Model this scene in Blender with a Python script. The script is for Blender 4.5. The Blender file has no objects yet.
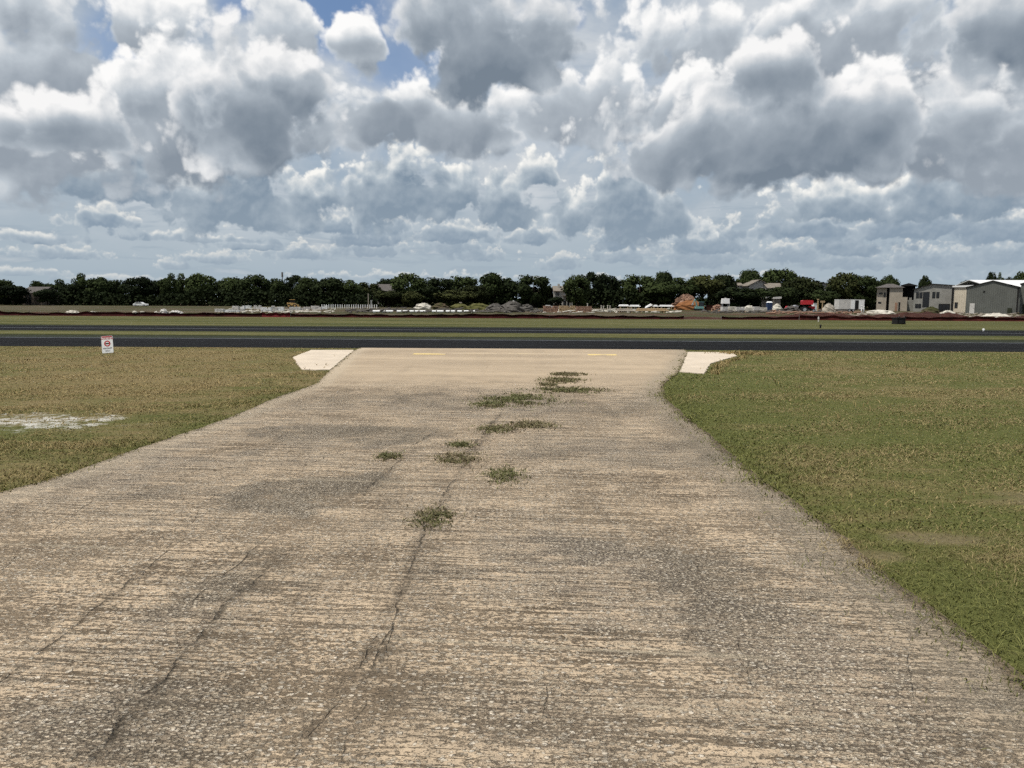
import bpy, bmesh, math, random
import numpy as np
from mathutils import Vector, Matrix

SC = bpy.context.scene
COL = SC.collection
R = math.radians
F, HCAM = 769.0, 1.65
PITCH, ROLL = R(6.05), R(0.33)

# ---------------------------------------------------------------- camera
FWD = Vector((0, math.cos(PITCH), -math.sin(PITCH)))
U0 = Vector((0, math.sin(PITCH), math.cos(PITCH)))
RIGHT = Vector((1, 0, 0)) * math.cos(ROLL) + U0 * math.sin(ROLL)
UP = U0 * math.cos(ROLL) - Vector((1, 0, 0)) * math.sin(ROLL)
cam = bpy.data.cameras.new('camera')
camo = bpy.data.objects.new('camera', cam)
COL.objects.link(camo)
m = Matrix((RIGHT, UP, -FWD)).transposed().to_4x4()
m.translation = Vector((0, 0, HCAM))
camo.matrix_world = m
cam.sensor_width = 36.0
cam.lens = F / 1024 * 36.0
cam.clip_start, cam.clip_end = 0.05, 20000
SC.camera = camo


def ray(px, py):
    return (RIGHT * ((px - 512) / F) + UP * ((384 - py) / F) + FWD)


def gp(px, py):                       # where a sight line meets the ground
    d = ray(px, py)
    t = HCAM / -d.z
    return Vector((d.x * t, d.y * t, 0))


def at(px, py, Y):                    # point on a sight line at distance Y
    d = ray(px, py)
    t = Y / d.y
    return Vector((d.x * t, Y, HCAM + d.z * t))


# ---------------------------------------------------------------- node helper
class S:
    """a socket with arithmetic"""
    def __init__(s, g, k): s.g, s.k = g, k
    def __add__(a, b): return a.g.m('ADD', a, b)
    def __radd__(a, b): return a.g.m('ADD', b, a)
    def __sub__(a, b): return a.g.m('SUBTRACT', a, b)
    def __rsub__(a, b): return a.g.m('SUBTRACT', b, a)
    def __mul__(a, b): return a.g.m('MULTIPLY', a, b)
    def __rmul__(a, b): return a.g.m('MULTIPLY', b, a)
    def __truediv__(a, b): return a.g.m('DIVIDE', a, b)
    def __rtruediv__(a, b): return a.g.m('DIVIDE', b, a)
    def __neg__(a): return a.g.m('MULTIPLY', a, -1.0)


class G:
    def __init__(s, nt):
        s.nt = nt
        nt.nodes.clear()

    def node(s, typ, props=None, **ins):
        n = s.nt.nodes.new(typ)
        for k, v in (props or {}).items(): setattr(n, k, v)
        for k, v in ins.items():
            s.put(n, k.replace('_', ' '), v)
        return n

    def put(s, n, k, v):
        i = n.inputs[k]
        if isinstance(v, S): s.nt.links.new(v.k, i)
        elif v is not None: i.default_value = v

    def m(s, op, a, b=None, c=None, clamp=False):
        n = s.nt.nodes.new('ShaderNodeMath'); n.operation = op; n.use_clamp = clamp
        for i, v in enumerate((a, b, c)):
            if v is not None: s.put(n, i, v)
        return S(s, n.outputs[0])

    def v(s, op, a, b=None, c=None, scale=None):
        n = s.nt.nodes.new('ShaderNodeVectorMath'); n.operation = op
        for i, v in enumerate((a, b, c)):
            if v is not None: s.put(n, i, v)
        if scale is not None: s.put(n, 'Scale', scale)
        return S(s, n.outputs['Value' if op in ('DOT_PRODUCT', 'LENGTH', 'DISTANCE') else 'Vector'])

    def xyz(s, a):
        n = s.node('ShaderNodeSeparateXYZ', Vector=a)
        return [S(s, o) for o in n.outputs]

    def vec(s, x=0.0, y=0.0, z=0.0):
        n = s.node('ShaderNodeCombineXYZ', X=x, Y=y, Z=z)
        return S(s, n.outputs[0])

    def noise(s, co, scale, detail=4, rough=.5, dist=0.0, dim='3D', lac=2.0):
        n = s.node('ShaderNodeTexNoise', dict(noise_dimensions=dim, normalize=True), Vector=co, Scale=scale,
                   Detail=detail, Roughness=rough, Distortion=dist, Lacunarity=lac)
        return S(s, n.outputs[0])

    def noisec(s, co, scale, detail=4, rough=.5, dim='3D'):
        n = s.node('ShaderNodeTexNoise', dict(noise_dimensions=dim, normalize=True), Vector=co, Scale=scale,
                   Detail=detail, Roughness=rough)
        return S(s, n.outputs[1])

    def voro(s, co, scale, feature='F1', dim='3D', detail=0.0, rough=.5, rnd=1.0, smooth=None):
        n = s.node('ShaderNodeTexVoronoi', dict(voronoi_dimensions=dim, feature=feature), Vector=co, Scale=scale,
                   Detail=detail, Roughness=rough, Randomness=rnd)
        if smooth is not None: s.put(n, 'Smoothness', smooth)
        return S(s, n.outputs['Distance']), (S(s, n.outputs['Color']) if feature != 'DISTANCE_TO_EDGE' else None)

    def step(s, x, a, b, lo=0.0, hi=1.0, smooth=True):
        n = s.node('ShaderNodeMapRange', dict(interpolation_type='SMOOTHSTEP' if smooth else 'LINEAR', clamp=True),
                   Value=x)
        for k, v in (('From Min', a), ('From Max', b), ('To Min', lo), ('To Max', hi)): s.put(n, k, v)
        return S(s, n.outputs[0])

    def mix(s, f, a, b, mode='MIX'):
        n = s.nt.nodes.new('ShaderNodeMix'); n.data_type = 'RGBA'; n.blend_type = mode
        s.put(n, 0, f)
        for i, v in ((6, a), (7, b)):
            if isinstance(v, S): s.nt.links.new(v.k, n.inputs[i])
            else: n.inputs[i].default_value = (*v, 1) if len(v) == 3 else v
        return S(s, n.outputs[2])

    def geo(s):
        return S(s, s.node('ShaderNodeNewGeometry').outputs['Position'])

    def obj(s):
        return S(s, s.node('ShaderNodeTexCoord').outputs['Object'])

    def rnd(s):
        return S(s, s.node('ShaderNodeObjectInfo').outputs['Random'])

    def bump(s, h, dist=.01, strength=1.0):
        n = s.node('ShaderNodeBump', Height=h, Distance=dist, Strength=strength)
        return S(s, n.outputs[0])

    def surf(s, color, rough=.8, spec=.3, normal=None, metal=0.0):
        b = s.node('ShaderNodeBsdfPrincipled')
        if isinstance(color, S): s.put(b, 'Base Color', color)
        else: b.inputs['Base Color'].default_value = (*color, 1)
        s.put(b, 'Roughness', rough); s.put(b, 'Specular IOR Level', spec); s.put(b, 'Metallic', metal)
        if normal is not None: s.put(b, 'Normal', normal)
        return b

    def out(s, sh):
        o = s.node('ShaderNodeOutputMaterial')
        s.nt.links.new(sh.outputs[0], o.inputs[0])


def mat(name):
    m = bpy.data.materials.new(name); m.use_nodes = True
    return m, G(m.node_tree)


def plain(name, c, rough=.7, spec=.3, var=.18, scale=3.0, metal=0.0):
    """weathered one-colour material: mottled colour and a little bump"""
    m, g = mat(name)
    co = g.geo()
    n = g.noise(co, scale, 6, .6)
    c2 = tuple(x * (1 - var) for x in c)
    c3 = tuple(min(1, x * (1 + var)) for x in c)
    col = g.mix(g.step(n, .3, .7), c2, c3)
    g.out(g.surf(col, rough, spec, g.bump(n, .01, .3), metal))
    return m

# ---------------------------------------------------------------- sky
SUN_EL = 64.0
SUN_V = Vector((-.86, -.5, 0)).normalized() * math.cos(R(SUN_EL)) + Vector((0, 0, math.sin(R(SUN_EL))))


def uv_of(px, py):
    d = ray(px, py).normalized()
    return math.atan2(d.x, d.y), math.asin(d.z)

# cumulus of the photograph: centre x, height of the flat base, half width, height (in 1/769 rad, at the base)
LAYERS = [
    # small rows close to the horizon
    dict(scale=38, amp=1.0, lite=(.80, .79, .75), dark=(.27, .345, .43), soft=.45, off=.55, k=1.8, base=3.0,
         blobs=[(620, 260, 42, 22), (700, 262, 60, 26), (560, 266, 30, 18), (480, 258, 40, 16), (370, 252, 60, 18),
                (300, 256, 46, 16), (450, 250, 46, 20), (180, 268, 26, 10), (60, 256, 60, 12), (215, 260, 50, 12),
                (790, 258, 46, 24), (850, 266, 60, 20), (930, 262, 60, 24), (1010, 258, 50, 26), (1000, 278, 60, 10),
                (120, 281, 90, 7), (400, 278, 120, 9), (740, 279, 110, 9), (560, 280, 70, 8), (20, 274, 50, 8)]),
    dict(scale=26, amp=1.0, lite=(.86, .85, .81), dark=(.22, .295, .385), soft=.42, off=.65, k=2.2, base=3.0,
         blobs=[(95, 222, 44, 18), (30, 240, 50, 14), (190, 240, 90, 10), (330, 228, 110, 22), (455, 238, 60, 24), (370, 243, 60, 16),
                (615, 246, 40, 26), (700, 248, 60, 26), (530, 240, 36, 22), (790, 232, 120, 24), (910, 233, 110, 28), (1000, 236, 50, 30), (860, 251, 60, 18), (250, 247, 60, 10)]),
    # middle distance
    dict(scale=17, amp=1.05, lite=(.95, .94, .90), dark=(.22, .29, .37), soft=.34, off=.85, k=2.3, base=2.8,
         blobs=[(235, 210, 72, 92), (300, 212, 60, 50), (112, 187, 84, 50), (392, 206, 76, 82), (450, 202, 40, 66),
                (640, 228, 86, 56), (622, 205, 44, 66), (572, 222, 40, 40), (536, 178, 30, 32), (15, 172, 30, 24), (505, 214, 40, 64),
                (845, 210, 90, 40), (960, 206, 110, 56)]),
    # near, three depths
    dict(scale=10, amp=.98, lite=(.97, .965, .955), dark=(.30, .345, .40), soft=.36, off=1.3, k=2.3, base=2.4,
         blobs=[(20, 128, 105, 175), (90, 118, 60, 125), (285, 60, 54, 95), (150, 40, 70, 50), (612, 116, 74, 92), (550, 122, 66, 70), (700, 66, 90, 95), (990, 165, 100, 72),
                (840, 60, 140, 110), (960, 100, 100, 64)]),
    dict(scale=9.5, amp=.98, lite=(.98, .975, .965), dark=(.25, .295, .35), soft=.34, off=1.4, k=2.5, base=2.4,
         blobs=[(180, 142, 92, 114), (430, 132, 145, 76), (400, 118, 44, 58), (355, 52, 38, 34), (680, 122, 78, 64), (905, 150, 135, 84), (880, 100, 70, 44)]),
    dict(scale=8.5, amp=.98, lite=(.93, .925, .92), dark=(.185, .23, .285), soft=.34, off=1.5, k=2.7, base=2.4,
         blobs=[(258, 134, 88, 112), (475, 54, 122, 120), (745, 156, 158, 92), (840, 150, 80, 100), (770, 90, 66, 60), (1015, 46, 74, 90), (60, 136, 70, 46)]),
]


def build_world():
    w = bpy.data.worlds.new('World'); SC.world = w; w.use_nodes = True
    g = G(w.node_tree)
    tc = g.node('ShaderNodeTexCoord')
    d = S(g, tc.outputs['Generated'])
    x, y, z = g.xyz(d)
    U = g.m('ARCTAN2', x, y)
    V = g.m('ARCSINE', z)
    P = g.vec(U, V, 0.0)
    sky = g.node('ShaderNodeTexSky', dict(sky_type='NISHITA', sun_disc=False, sun_elevation=R(SUN_EL),
                 sun_rotation=math.atan2(SUN_V.x, SUN_V.y), air_density=1.0, dust_density=1.6, ozone_density=1.5))
    skyc = S(g, sky.outputs[0])
    skyc = g.mix(1.0, skyc, (.10, .108, .118), 'MULTIPLY')
    # thin high veil, thicker towards the horizon, with a few holes of blue
    vn = g.noise(g.v('MULTIPLY', P, (5.0, 9.0, 1.0)), 1.0, 6, .58, .4)
    holes = None
    for (px, py, a, b, s) in ((335, 10, 60, 40, 1.0), (395, 62, 46, 26, .8), (0, 45, 26, 40, .9), (115, 46, 26, 30, .7), (235, 2, 20, 14, .8), (575, 18, 10, 10, .5)):
        u0, v0 = uv_of(px, py)
        q = g.v('MULTIPLY', g.v('SUBTRACT', P, (u0, v0, 0)), (F / a, F / b, 0))
        h = g.step(g.v('DOT_PRODUCT', q, q), 0.0, 1.8, s, 0.0)
        holes = h if holes is None else g.m('MAXIMUM', holes, h)
    high = g.step(V, R(2), R(26))
    veil = g.m('ADD', g.step(vn, .25, .7, .62, 1.0), g.step(V, R(0), R(14), .5, 0.0), clamp=True)
    veil = veil * g.step(V, R(30), R(60), 1.0, .35)
    veil = g.m('MULTIPLY', veil, 1.0 - holes, clamp=True)
    vcol = g.mix(g.step(vn, .3, .72), (.37, .445, .52), (.66, .69, .72))
    vcol = g.mix(g.step(V, R(1.0), R(9)), (.385, .465, .53), vcol)
    col = g.mix(veil, skyc, vcol)
    # soft stripes of far stratus
    sn = g.noise(g.v('MULTIPLY', P, (7.0, 48.0, 1.0)), 1.0, 5, .55, .6)
    sm = g.step(sn, .5, .64) * g.step(V, R(1.0), R(3.0)) * g.step(V, R(6), R(11), .8, 0.0)
    col = g.mix(sm, col, g.mix(g.step(sn, .55, .72), (.31, .39, .47), (.56, .60, .63)))
    L = Vector((-.35, 1.0)).normalized()
    for li, ly in enumerate(LAYERS):
        sc = ly['scale']
        warp = g.noisec(P, sc * .55, 3, .55, '2D')
        W = g.v('MULTIPLY', g.v('SUBTRACT', warp, (.5, .5, .5)), (.55 / sc, .45 / sc, 0))
        _, wy, _ = g.xyz(W)
        ex = ly['base']

        # field of one cloud layer at an offset from the view direction
        def field(off, detail, vdet, want_base=False):
            base_ = None
            Pp = g.v('ADD', P, off)
            px_, py_, _ = g.xyz(g.v('ADD', Pp, W))
            Pw = g.vec(px_, py_, py_ - wy * .6)
            dmin = None
            for (cx, by, hw, hh) in ly['blobs']:
                u0, v0 = uv_of(cx, by)
                # z: how far below the flat base
                q = g.v('MULTIPLY_ADD', Pw, (F / hw, F / hh, -ex * F / hh), (-u0 * F / hw, -v0 * F / hh, v0 * ex * F / hh))
                if want_base:
                    qu, qv, _ = g.xyz(q)
                    bb = g.step(g.m('ABSOLUTE', qv - .04), .42, .06) * g.step(g.m('ABSOLUTE', qu), 1.15, .45)
                    base_ = bb if base_ is None else g.m('MAXIMUM', base_, bb)
                q = g.v('MAXIMUM', q, g.v('MULTIPLY', q, (-1, 0, 0)))
                e = g.v('DOT_PRODUCT', q, q)
                dmin = e if dmin is None else g.m('SMOOTH_MIN', dmin, e, .2)
            Pn = g.v('ADD', Pp, (li * 7.31 + 3.1, li * 3.77 + 1.9, 0))
            Pn = g.v('ADD', Pn, g.v('MULTIPLY', W, (.6, .6, 0)))
            vd, _ = g.voro(Pn, sc * 1.7, 'F1', '2D', vdet, .55)
            fb = g.noise(Pn, sc * 1.25, detail, .58, 0, '2D') - .5
            nn = (.60 - vd) * (.66 * ly['amp']) + fb * (1.5 * ly['amp'])
            return (1.0 - g.m('SQRT', dmin)) * 1.2 + nn, (fb, base_)
        sl = ly['off'] / sc * .30
        D0, (fb, base_) = field((0, 0, 0), 8.0, 3.0, True)
        D1, _ = field((L.x * sl * .45, L.y * sl * .45, 0), 6.0, 2.0)
        D2, _ = field((L.x * sl * 2.4, L.y * sl * 2.4, 0), 2.0, 1.0)
        alpha = g.step(D0, .02, ly['soft'])
        occ = g.m('MAXIMUM', D2, 0.0) * 1.25 + g.m('MAXIMUM', D1, 0.0) * .35 + g.m('MAXIMUM', D0, 0.0) * .2
        lum = g.m('EXPONENT', occ * (-ly['k'])) * .92
        lum = g.m('ADD', lum, (D0 - D1) * .36 + fb * .55 + .075, clamp=True)
        lum = lum * (1.0 - g.m('MULTIPLY', base_, g.step(D0 + fb * .8, .05, .5, .18, .66 if li > 2 else .5)))
        md = tuple(a * .62 + b * .38 + t for a, b, t in zip(ly['dark'], ly['lite'], (-.035, -.01, .012)))
        c = g.mix(g.step(lum, 0, .4, smooth=False), ly['dark'], md)
        c = g.mix(g.step(lum, .4, .92, smooth=False), c, ly['lite'])
        # air in front of far clouds
        c = g.mix(g.step(V, R(.5), R(10.0), .36, 0.0), c, (.42, .495, .555))
        alpha = alpha * g.step(V, R(.2), R(2.5), .35, 1.0)
        col = g.mix(alpha, col, c)
        P = g.v('ADD', P, g.vec(alpha * 1e-12, 0.0, 0.0))      # one layer after the other (keeps the shader's memory small)
    b1 = g.node('ShaderNodeBackground', Color=col, Strength=1.0)
    # the rest of the sky: broken cloud of the same kind, one layer
    Pr = g.v('DIVIDE', d, g.vec(g.m('MAXIMUM', z, .0) + .25, g.m('MAXIMUM', z, .0) + .25, 1.0))
    n = g.noise(Pr, 1.6, 7, .56, .3)
    n2 = g.noise(g.v('ADD', Pr, (-.16, -.1, .05)), 1.6, 4, .56, .3)
    cm = g.step(n, .40, .56)
    cc = g.mix(g.step(n - n2 + (n - .5) * -.55, -.12, .12), (.27, .31, .36), (.80, .80, .79))
    b2 = g.node('ShaderNodeBackground', Color=g.mix(cm, g.mix(.45, skyc, (.45, .52, .60)), cc), Strength=1.0)
    far = g.m('MAXIMUM', g.step(V, R(25), R(33)), g.step(g.m('ABSOLUTE', U), R(46), R(58)))
    far = g.m('MAXIMUM', far, g.step(V, R(-1), R(-3)))
    mx = g.node('ShaderNodeMixShader', Fac=far)
    g.nt.links.new(b1.outputs[0], mx.inputs[1]); g.nt.links.new(b2.outputs[0], mx.inputs[2])
    o = g.node('ShaderNodeOutputWorld')
    g.nt.links.new(mx.outputs[0], o.inputs[0])
    w.cycles.sampling_method = 'NONE'
build_world()

sun = bpy.data.lights.new('sun', 'SUN'); sun.energy = 4.0; sun.angle = R(.53); sun.color = (1.0, .95, .87)
suno = bpy.data.objects.new('sun', sun); COL.objects.link(suno)
suno.rotation_euler = SUN_V.to_track_quat('Z', 'Y').to_euler()
suno.location = (0, 0, 50)

SC.render.engine = 'CYCLES'
SC.cycles.max_bounces = 4
SC.cycles.diffuse_bounces = 2
SC.cycles.use_adaptive_sampling = True
SC.cycles.adaptive_threshold = .035
SC.cycles.adaptive_min_samples = 16
SC.cycles.glossy_bounces = 2
SC.cycles.transparent_max_bounces = 4
SC.cycles.use_denoising = False
SC.view_settings.view_transform = 'Standard'
SC.view_settings.look = 'None'
SC.view_settings.exposure = 0.0
SC.view_settings.gamma = 1.0

# ================================================================ tools for things
rng = np.random.default_rng(11)
random.seed(5)


class MB:
    """collects shapes into ONE mesh"""
    def __init__(s): s.v, s.f = [], []

    def add(s, vs, fs):
        o = len(s.v); s.v += [tuple(v) for v in vs]; s.f += [tuple(i + o for i in f) for f in fs]
        return s

    def box(s, x0, x1, y0, y1, z0, z1, taper=0.0):
        t = taper
        vs = [(x0, y0, z0), (x1, y0, z0), (x1, y1, z0), (x0, y1, z0),
              (x0 + t, y0 + t, z1), (x1 - t, y0 + t, z1), (x1 - t, y1 - t, z1), (x0 + t, y1 - t, z1)]
        return s.add(vs, [(3, 2, 1, 0), (4, 5, 6, 7), (0, 1, 5, 4), (1, 2, 6, 5), (2, 3, 7, 6), (3, 0, 4, 7)])

    def prism(s, pts, y0, y1):
        """outline in x-z, pushed along y"""
        n = len(pts)
        vs = [(x, y0, z) for x, z in pts] + [(x, y1, z) for x, z in pts]
        return s.add(vs, [tuple(range(n)), tuple(range(2 * n - 1, n - 1, -1))] +
                     [((i + 1) % n, i, i + n, (i + 1) % n + n) for i in range(n)])

    def slab(s, pts, z0, z1):
        """outline in x-y, pushed along z"""
        n = len(pts)
        vs = [(x, y, z1) for x, y in pts] + [(x, y, z0) for x, y in pts]
        return s.add(vs, [tuple(range(n)), tuple(range(2 * n - 1, n - 1, -1))] +
                     [((i + 1) % n, i, i + n, (i + 1) % n + n) for i in range(n)])

    def tube(s, p, q, r0, r1=None, n=8):
        r1 = r0 if r1 is None else r1
        p, q = Vector(p), Vector(q)
        d = (q - p).normalized()
        a = d.orthogonal().normalized(); b = d.cross(a)
        vs = []
        for c, r in ((p, r0), (q, r1)):
            vs += [c + (a * math.cos(2 * math.pi * i / n) + b * math.sin(2 * math.pi * i / n)) * r for i in range(n)]
        return s.add(vs, [(i, (i + 1) % n, (i + 1) % n + n, i + n) for i in range(n)] +
                     [tuple(range(n - 1, -1, -1)), tuple(range(n, 2 * n))])

    def lump(s, c, rx, ry, rz, seed=0, n=10, m=7, rough=.2, flat=True):
        """an irregular heap"""
        rr = random.Random(seed)
        vs, fs = [], []
        for j in range(m + 1):
            ph = (math.pi / 2 if flat else math.pi) * j / m
            for i in range(n):
                th = 2 * math.pi * i / n
                k = 1 + rr.uniform(-rough, rough)
                z = math.cos(ph) * rz * (1 + rr.uniform(-rough, rough) * .7)
                if flat and j == m: z = -.05
                vs.append((c[0] + rx * math.sin(ph) * math.cos(th) * k, c[1] + ry * math.sin(ph) * math.sin(th) * k, c[2] + z))
        for j in range(m):
            for i in range(n):
                fs.append((j * n + i, (j + 1) * n + i, (j + 1) * n + (i + 1) % n, j * n + (i + 1) % n))
        return s.add(vs, fs)

    def build(s, name, mt, parent=None, smooth=False):
        me = bpy.data.meshes.new(name); me.from_pydata(s.v, [], s.f); me.update()
        me.materials.append(mt)
        if smooth: me.polygons.foreach_set('use_smooth', [True] * len(me.polygons))
        o = bpy.data.objects.new(name, me); COL.objects.link(o)
        if parent: o.parent = parent
        return o


def tag(o, label=None, cat=None, group=None, kind=None):
    for k, v in (('label', label), ('category', cat), ('group', group), ('kind', kind)):
        if v: o[k] = v
    return o


def thing(name, label, cat, loc, rz=0.0, group=None):
    o = bpy.data.objects.new(name, None); COL.objects.link(o)
    o.location = loc; o.rotation_euler = (0, 0, rz); o.empty_display_size = .3
    return tag(o, label, cat, group)


def dup(o, loc=None, rz=None, label=None, parent=None, scale=None):
    c = o.copy(); COL.objects.link(c)
    if parent: c.parent = parent
    if loc is not None: c.location = loc
    if rz is not None: c.rotation_euler = (0, 0, rz)
    if scale is not None: c.scale = scale
    if label: c['label'] = label
    for ch in list(o.children): dup(ch, parent=c)
    return c


def npmesh(name, verts, faces, mt, n=3):
    """big mesh from arrays; faces all have n corners"""
    me = bpy.data.meshes.new(name)
    me.vertices.add(len(verts)); me.vertices.foreach_set('co', verts.astype(np.float32).ravel())
    me.loops.add(faces.size); me.loops.foreach_set('vertex_index', faces.astype(np.int32).ravel())
    me.polygons.add(len(faces))
    me.polygons.foreach_set('loop_start', np.arange(0, faces.size, n, dtype=np.int32))
    me.update(calc_edges=True); me.validate()
    me.materials.append(mt)
    return me


# ================================================================ ground materials
def grass_ground():
    m, g = mat('mown turf')
    p = g.geo()
    big = g.noise(p, .16, 5, .55)
    mid = g.noise(p, .9, 6, .6)
    st = g.noise(g.v('MULTIPLY', p, (.5, 1.6, 1)), 2.2, 6, .65)
    fine = g.noise(p, 26.0, 4, .7)
    px, py, _ = g.xyz(p)
    # browner on the left of the taxiway, greener on the right
    side = g.step(px, -6.0, 3.0)
    dry = g.step(big * .5 + mid * .3 + st * .35 - side * .10, .44, .66)
    green = g.mix(fine, (.058, .066, .017), (.130, .137, .043))
    tan = g.mix(fine, (.115, .088, .040), (.265, .205, .098))
    col = g.mix(dry, green, tan)
    # bare pale caliche on the left, as in the photograph at ten metres
    q = g.v('MULTIPLY', g.v('SUBTRACT', p, (-6.75, 10.3, 0)), (1 / 1.9, 1 / .95, 0))
    bare = g.step(1.0 - g.v('DOT_PRODUCT', q, q) + (g.noise(p, 2.2, 6, .7) - .5) * 4.6, .35, .95)
    bare = bare * g.step(g.noise(p, 5.0, 6, .78), .41, .55)
    col = g.mix(bare, col, g.mix(fine, (.42, .40, .34), (.62, .60, .54)))
    # bare brown scuffs on the right
    for (cx, cy, a, b) in ((4.6, 6.5, .9, .35), (3.0, 5.3, .5, .2), (5.2, 5.7, .8, .25), (2.4, 4.9, .28, .2)):
        q = g.v('MULTIPLY', g.v('SUBTRACT', p, (cx, cy, 0)), (1 / a, 1 / b, 0))
        sc = g.step(1.0 - g.v('DOT_PRODUCT', q, q) + (mid - .5) * 4.0, .3, 1.3)
        col = g.mix(sc * .62, col, g.mix(fine, (.12, .090, .052), (.24, .185, .115)))
    b = g.bump(fine * .5 + g.noise(p, 7.0, 5, .6), .05, 1.0)
    g.out(g.surf(col, .95, .1, b))
    return m


def far_field():
    m, g = mat('rough field')
    p = g.geo()
    px, py, _ = g.xyz(p)
    a = g.noise(g.v('MULTIPLY', p, (.03, .07, 1)), 1.0, 6, .6)
    b = g.noise(p, .5, 6, .65)
    soil = g.step(a + (b - .5) * .35, .46, .56)
    red = g.step(g.noise(g.v('MULTIPLY', p, (.02, .05, 1)), 1.0, 3, .5), .45, .6) * g.step(px, -10, 35, .35, 1.0)
    dirt = g.mix(red, g.mix(b, (.060, .047, .030), (.125, .10, .066)), g.mix(b, (.045, .020, .013), (.105, .050, .032)))
    gr = g.mix(b, (.030, .034, .013), (.070, .068, .028))
    g.out(g.surf(g.mix(soil, gr, dirt), .95, .1, g.bump(b, .2, .8)))
    return m


def strip_grass():
    m, g = mat('verge grass')
    p = g.geo()
    a = g.noise(g.v('MULTIPLY', p, (.05, .35, 1)), 1.0, 6, .6)
    b = g.noise(p, 1.5, 6, .65)
    t = g.step(a * .7 + b * .3, .36, .64)
    c = g.mix(t, (.046, .054, .014), (.122, .112, .044))
    g.out(g.surf(c, .95, .1, g.bump(b, .08, 1.0)))
    return m


JOINT_Y = 15.0


def concrete():
    m, g = mat('weathered tined concrete')
    p = g.geo()
    rot = g.node('ShaderNodeVectorRotate', dict(rotation_type='Z_AXIS'), Vector=p, Angle=R(4.5))
    t = S(g, rot.outputs[0])
    px, py, _ = g.xyz(p)
    big = g.noise(p, .33, 5, .55)
    mid = g.noise(p, 1.5, 6, .6)
    fine = g.noise(p, 60.0, 5, .65)
    g1 = g.noise(g.v('MULTIPLY', t, (.9, 16.0, 1)), 1.0, 5, .62, .35)
    g2 = g.noise(g.v('MULTIPLY', t, (5.0, 46.0, 1)), 1.0, 4, .65, .5)
    g3 = g.noise(g.v('MULTIPLY', t, (.25, 5.0, 1)), 1.0, 4, .55)
    far = g.step(py + (mid - .5) * 3.0, JOINT_Y - 2.2, JOINT_Y + 2.2)
    isl0 = g.noise(g.v('MULTIPLY', t, (3.0, 9.0, 1)), 1.0, 4, .6)
    wn = g.noise(p, 1.15, 5, .62)
    wob1 = g.noise(p, 2.6, 5, .65)
    # (the masks below are evaluated one after the other, which keeps the shader's memory small)
    pc = g.v('ADD', p, g.vec((mid + wn + isl0 + wob1) * 1e-9, 0.0, 0.0))
    # where the paste has worn off and the aggregate shows
    worn = g.step(big * .55 + mid * .5 + g3 * .2 + (isl0 - .5) * .25, .60, .78)
    for (qx, qy, a, b, s) in ((310, 495, .75, .75, 1.0), (540, 556, .75, .42, 1.0), (700, 590, .55, .75, 1.0), (345, 436, 1.3, .8, .9), (640, 452, 1.5, .9, .7), (420, 402, 2.2, 1.2, .6),
                          (560, 408, 1.6, 1.2, .6), (100, 490, .8, .5, .7), (120, 730, .7, .3, .8), (900, 720, .5, .4, .6), (760, 640, .5, .5, .8), (230, 590, .35, .7, .9), (590, 720, .9, .35, .45)):
        c = gp(qx, qy)
        q = g.v('MULTIPLY', g.v('SUBTRACT', pc, tuple(c)), (1 / a, 1 / b, 0))
        k = g.step(1.0 - g.v('DOT_PRODUCT', q, q) * .8 + (wn - .5) * 4.5 + (isl0 - .5) * 2.0, -.1, 1.0, 0, s)
        worn = g.m('MAXIMUM', worn, k)
    worn = worn * (1.0 - far * .75)
    tj = g.v('ADD', p, g.v('MULTIPLY', g.v('SUBTRACT', g.noisec(p, 38.0, 4, .6), (.5, .5, .5)), (.026, .026, .0)))
    vd, vc = g.voro(g.v('MULTIPLY', tj, (.8, 1.15, 0)), 58.0, 'F1', '2D')
    vr, vg, vb = g.xyz(vc)
    vd2, vc2 = g.voro(g.v('MULTIPLY', tj, (.9, 1.2, 0)), 120.0, 'F1', '2D')
    wr, wg, wb = g.xyz(vc2)
    stone = g.step(vd, .52, .34) * g.step(vr, .22, .34)
    small = g.step(vd2, .50, .30) * g.step(wr, .35, .45)
    # what is left of the tined skin: broken tan islands over pitted brown paste
    isl = g.noise(g.v('MULTIPLY', tj, (30.0, 46.0, 1)), 1.0, 5, .74)
    isl2 = g.noise(g.v('MULTIPLY', t, (17.0, 24.0, 1)), 1.0, 5, .72, .2)
    ln1 = g.noise(g.v('MULTIPLY', t, (.55, 13.0, 1)), 1.0, 2, .5, .15)
    lines = g.step(g.m('ABSOLUTE', ln1 - .5), .006, .040, 1.0, 0.0) * g.step(isl2, .40, .56)
    gm = g.step(isl * .72 + isl2 * .34 + g1 * .09 + g2 * .17 + (big - .5) * .30 + (mid - .5) * .26 - lines * .24, .548, .662)
    paste = g.mix(big, (.575, .438, .288), (.665, .520, .362))
    paste = g.mix(g.step(mid, .35, .7), g.mix(.4, paste, (.27, .215, .15)), paste)
    paste = g.mix(g.step(fine, .3, .75), g.mix(.25, paste, (.16, .125, .085)), paste)
    dirty = g.mix(g.step(fine, .3, .7), (.062, .044, .027), (.225, .166, .106))
    near_gr = (1.0 - gm) * (1.0 - far * .72)
    patchy = g.step(g.noise(p, .8, 5, .6) + (big - .5) * .5, .34, .62, .52, 1.0)
    base = g.mix(near_gr * patchy, paste, dirty)
    base = g.mix(lines * (1.0 - far) * .62, base, (.085, .064, .04))
    matrix = g.mix(g.step(fine, .3, .7), (.045, .037, .026), (.150, .122, .085))
    matrix = g.mix(g.step(big, .4, .6), matrix, g.mix(fine, (.075, .062, .052), (.17, .14, .115)))
    agg = g.mix(small * .85, matrix, g.mix(wg, (.17, .137, .095), (.42, .345, .25)))
    agg = g.mix(stone, agg, g.mix(vg, (.26, .21, .145), (.66, .565, .425)))
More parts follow.
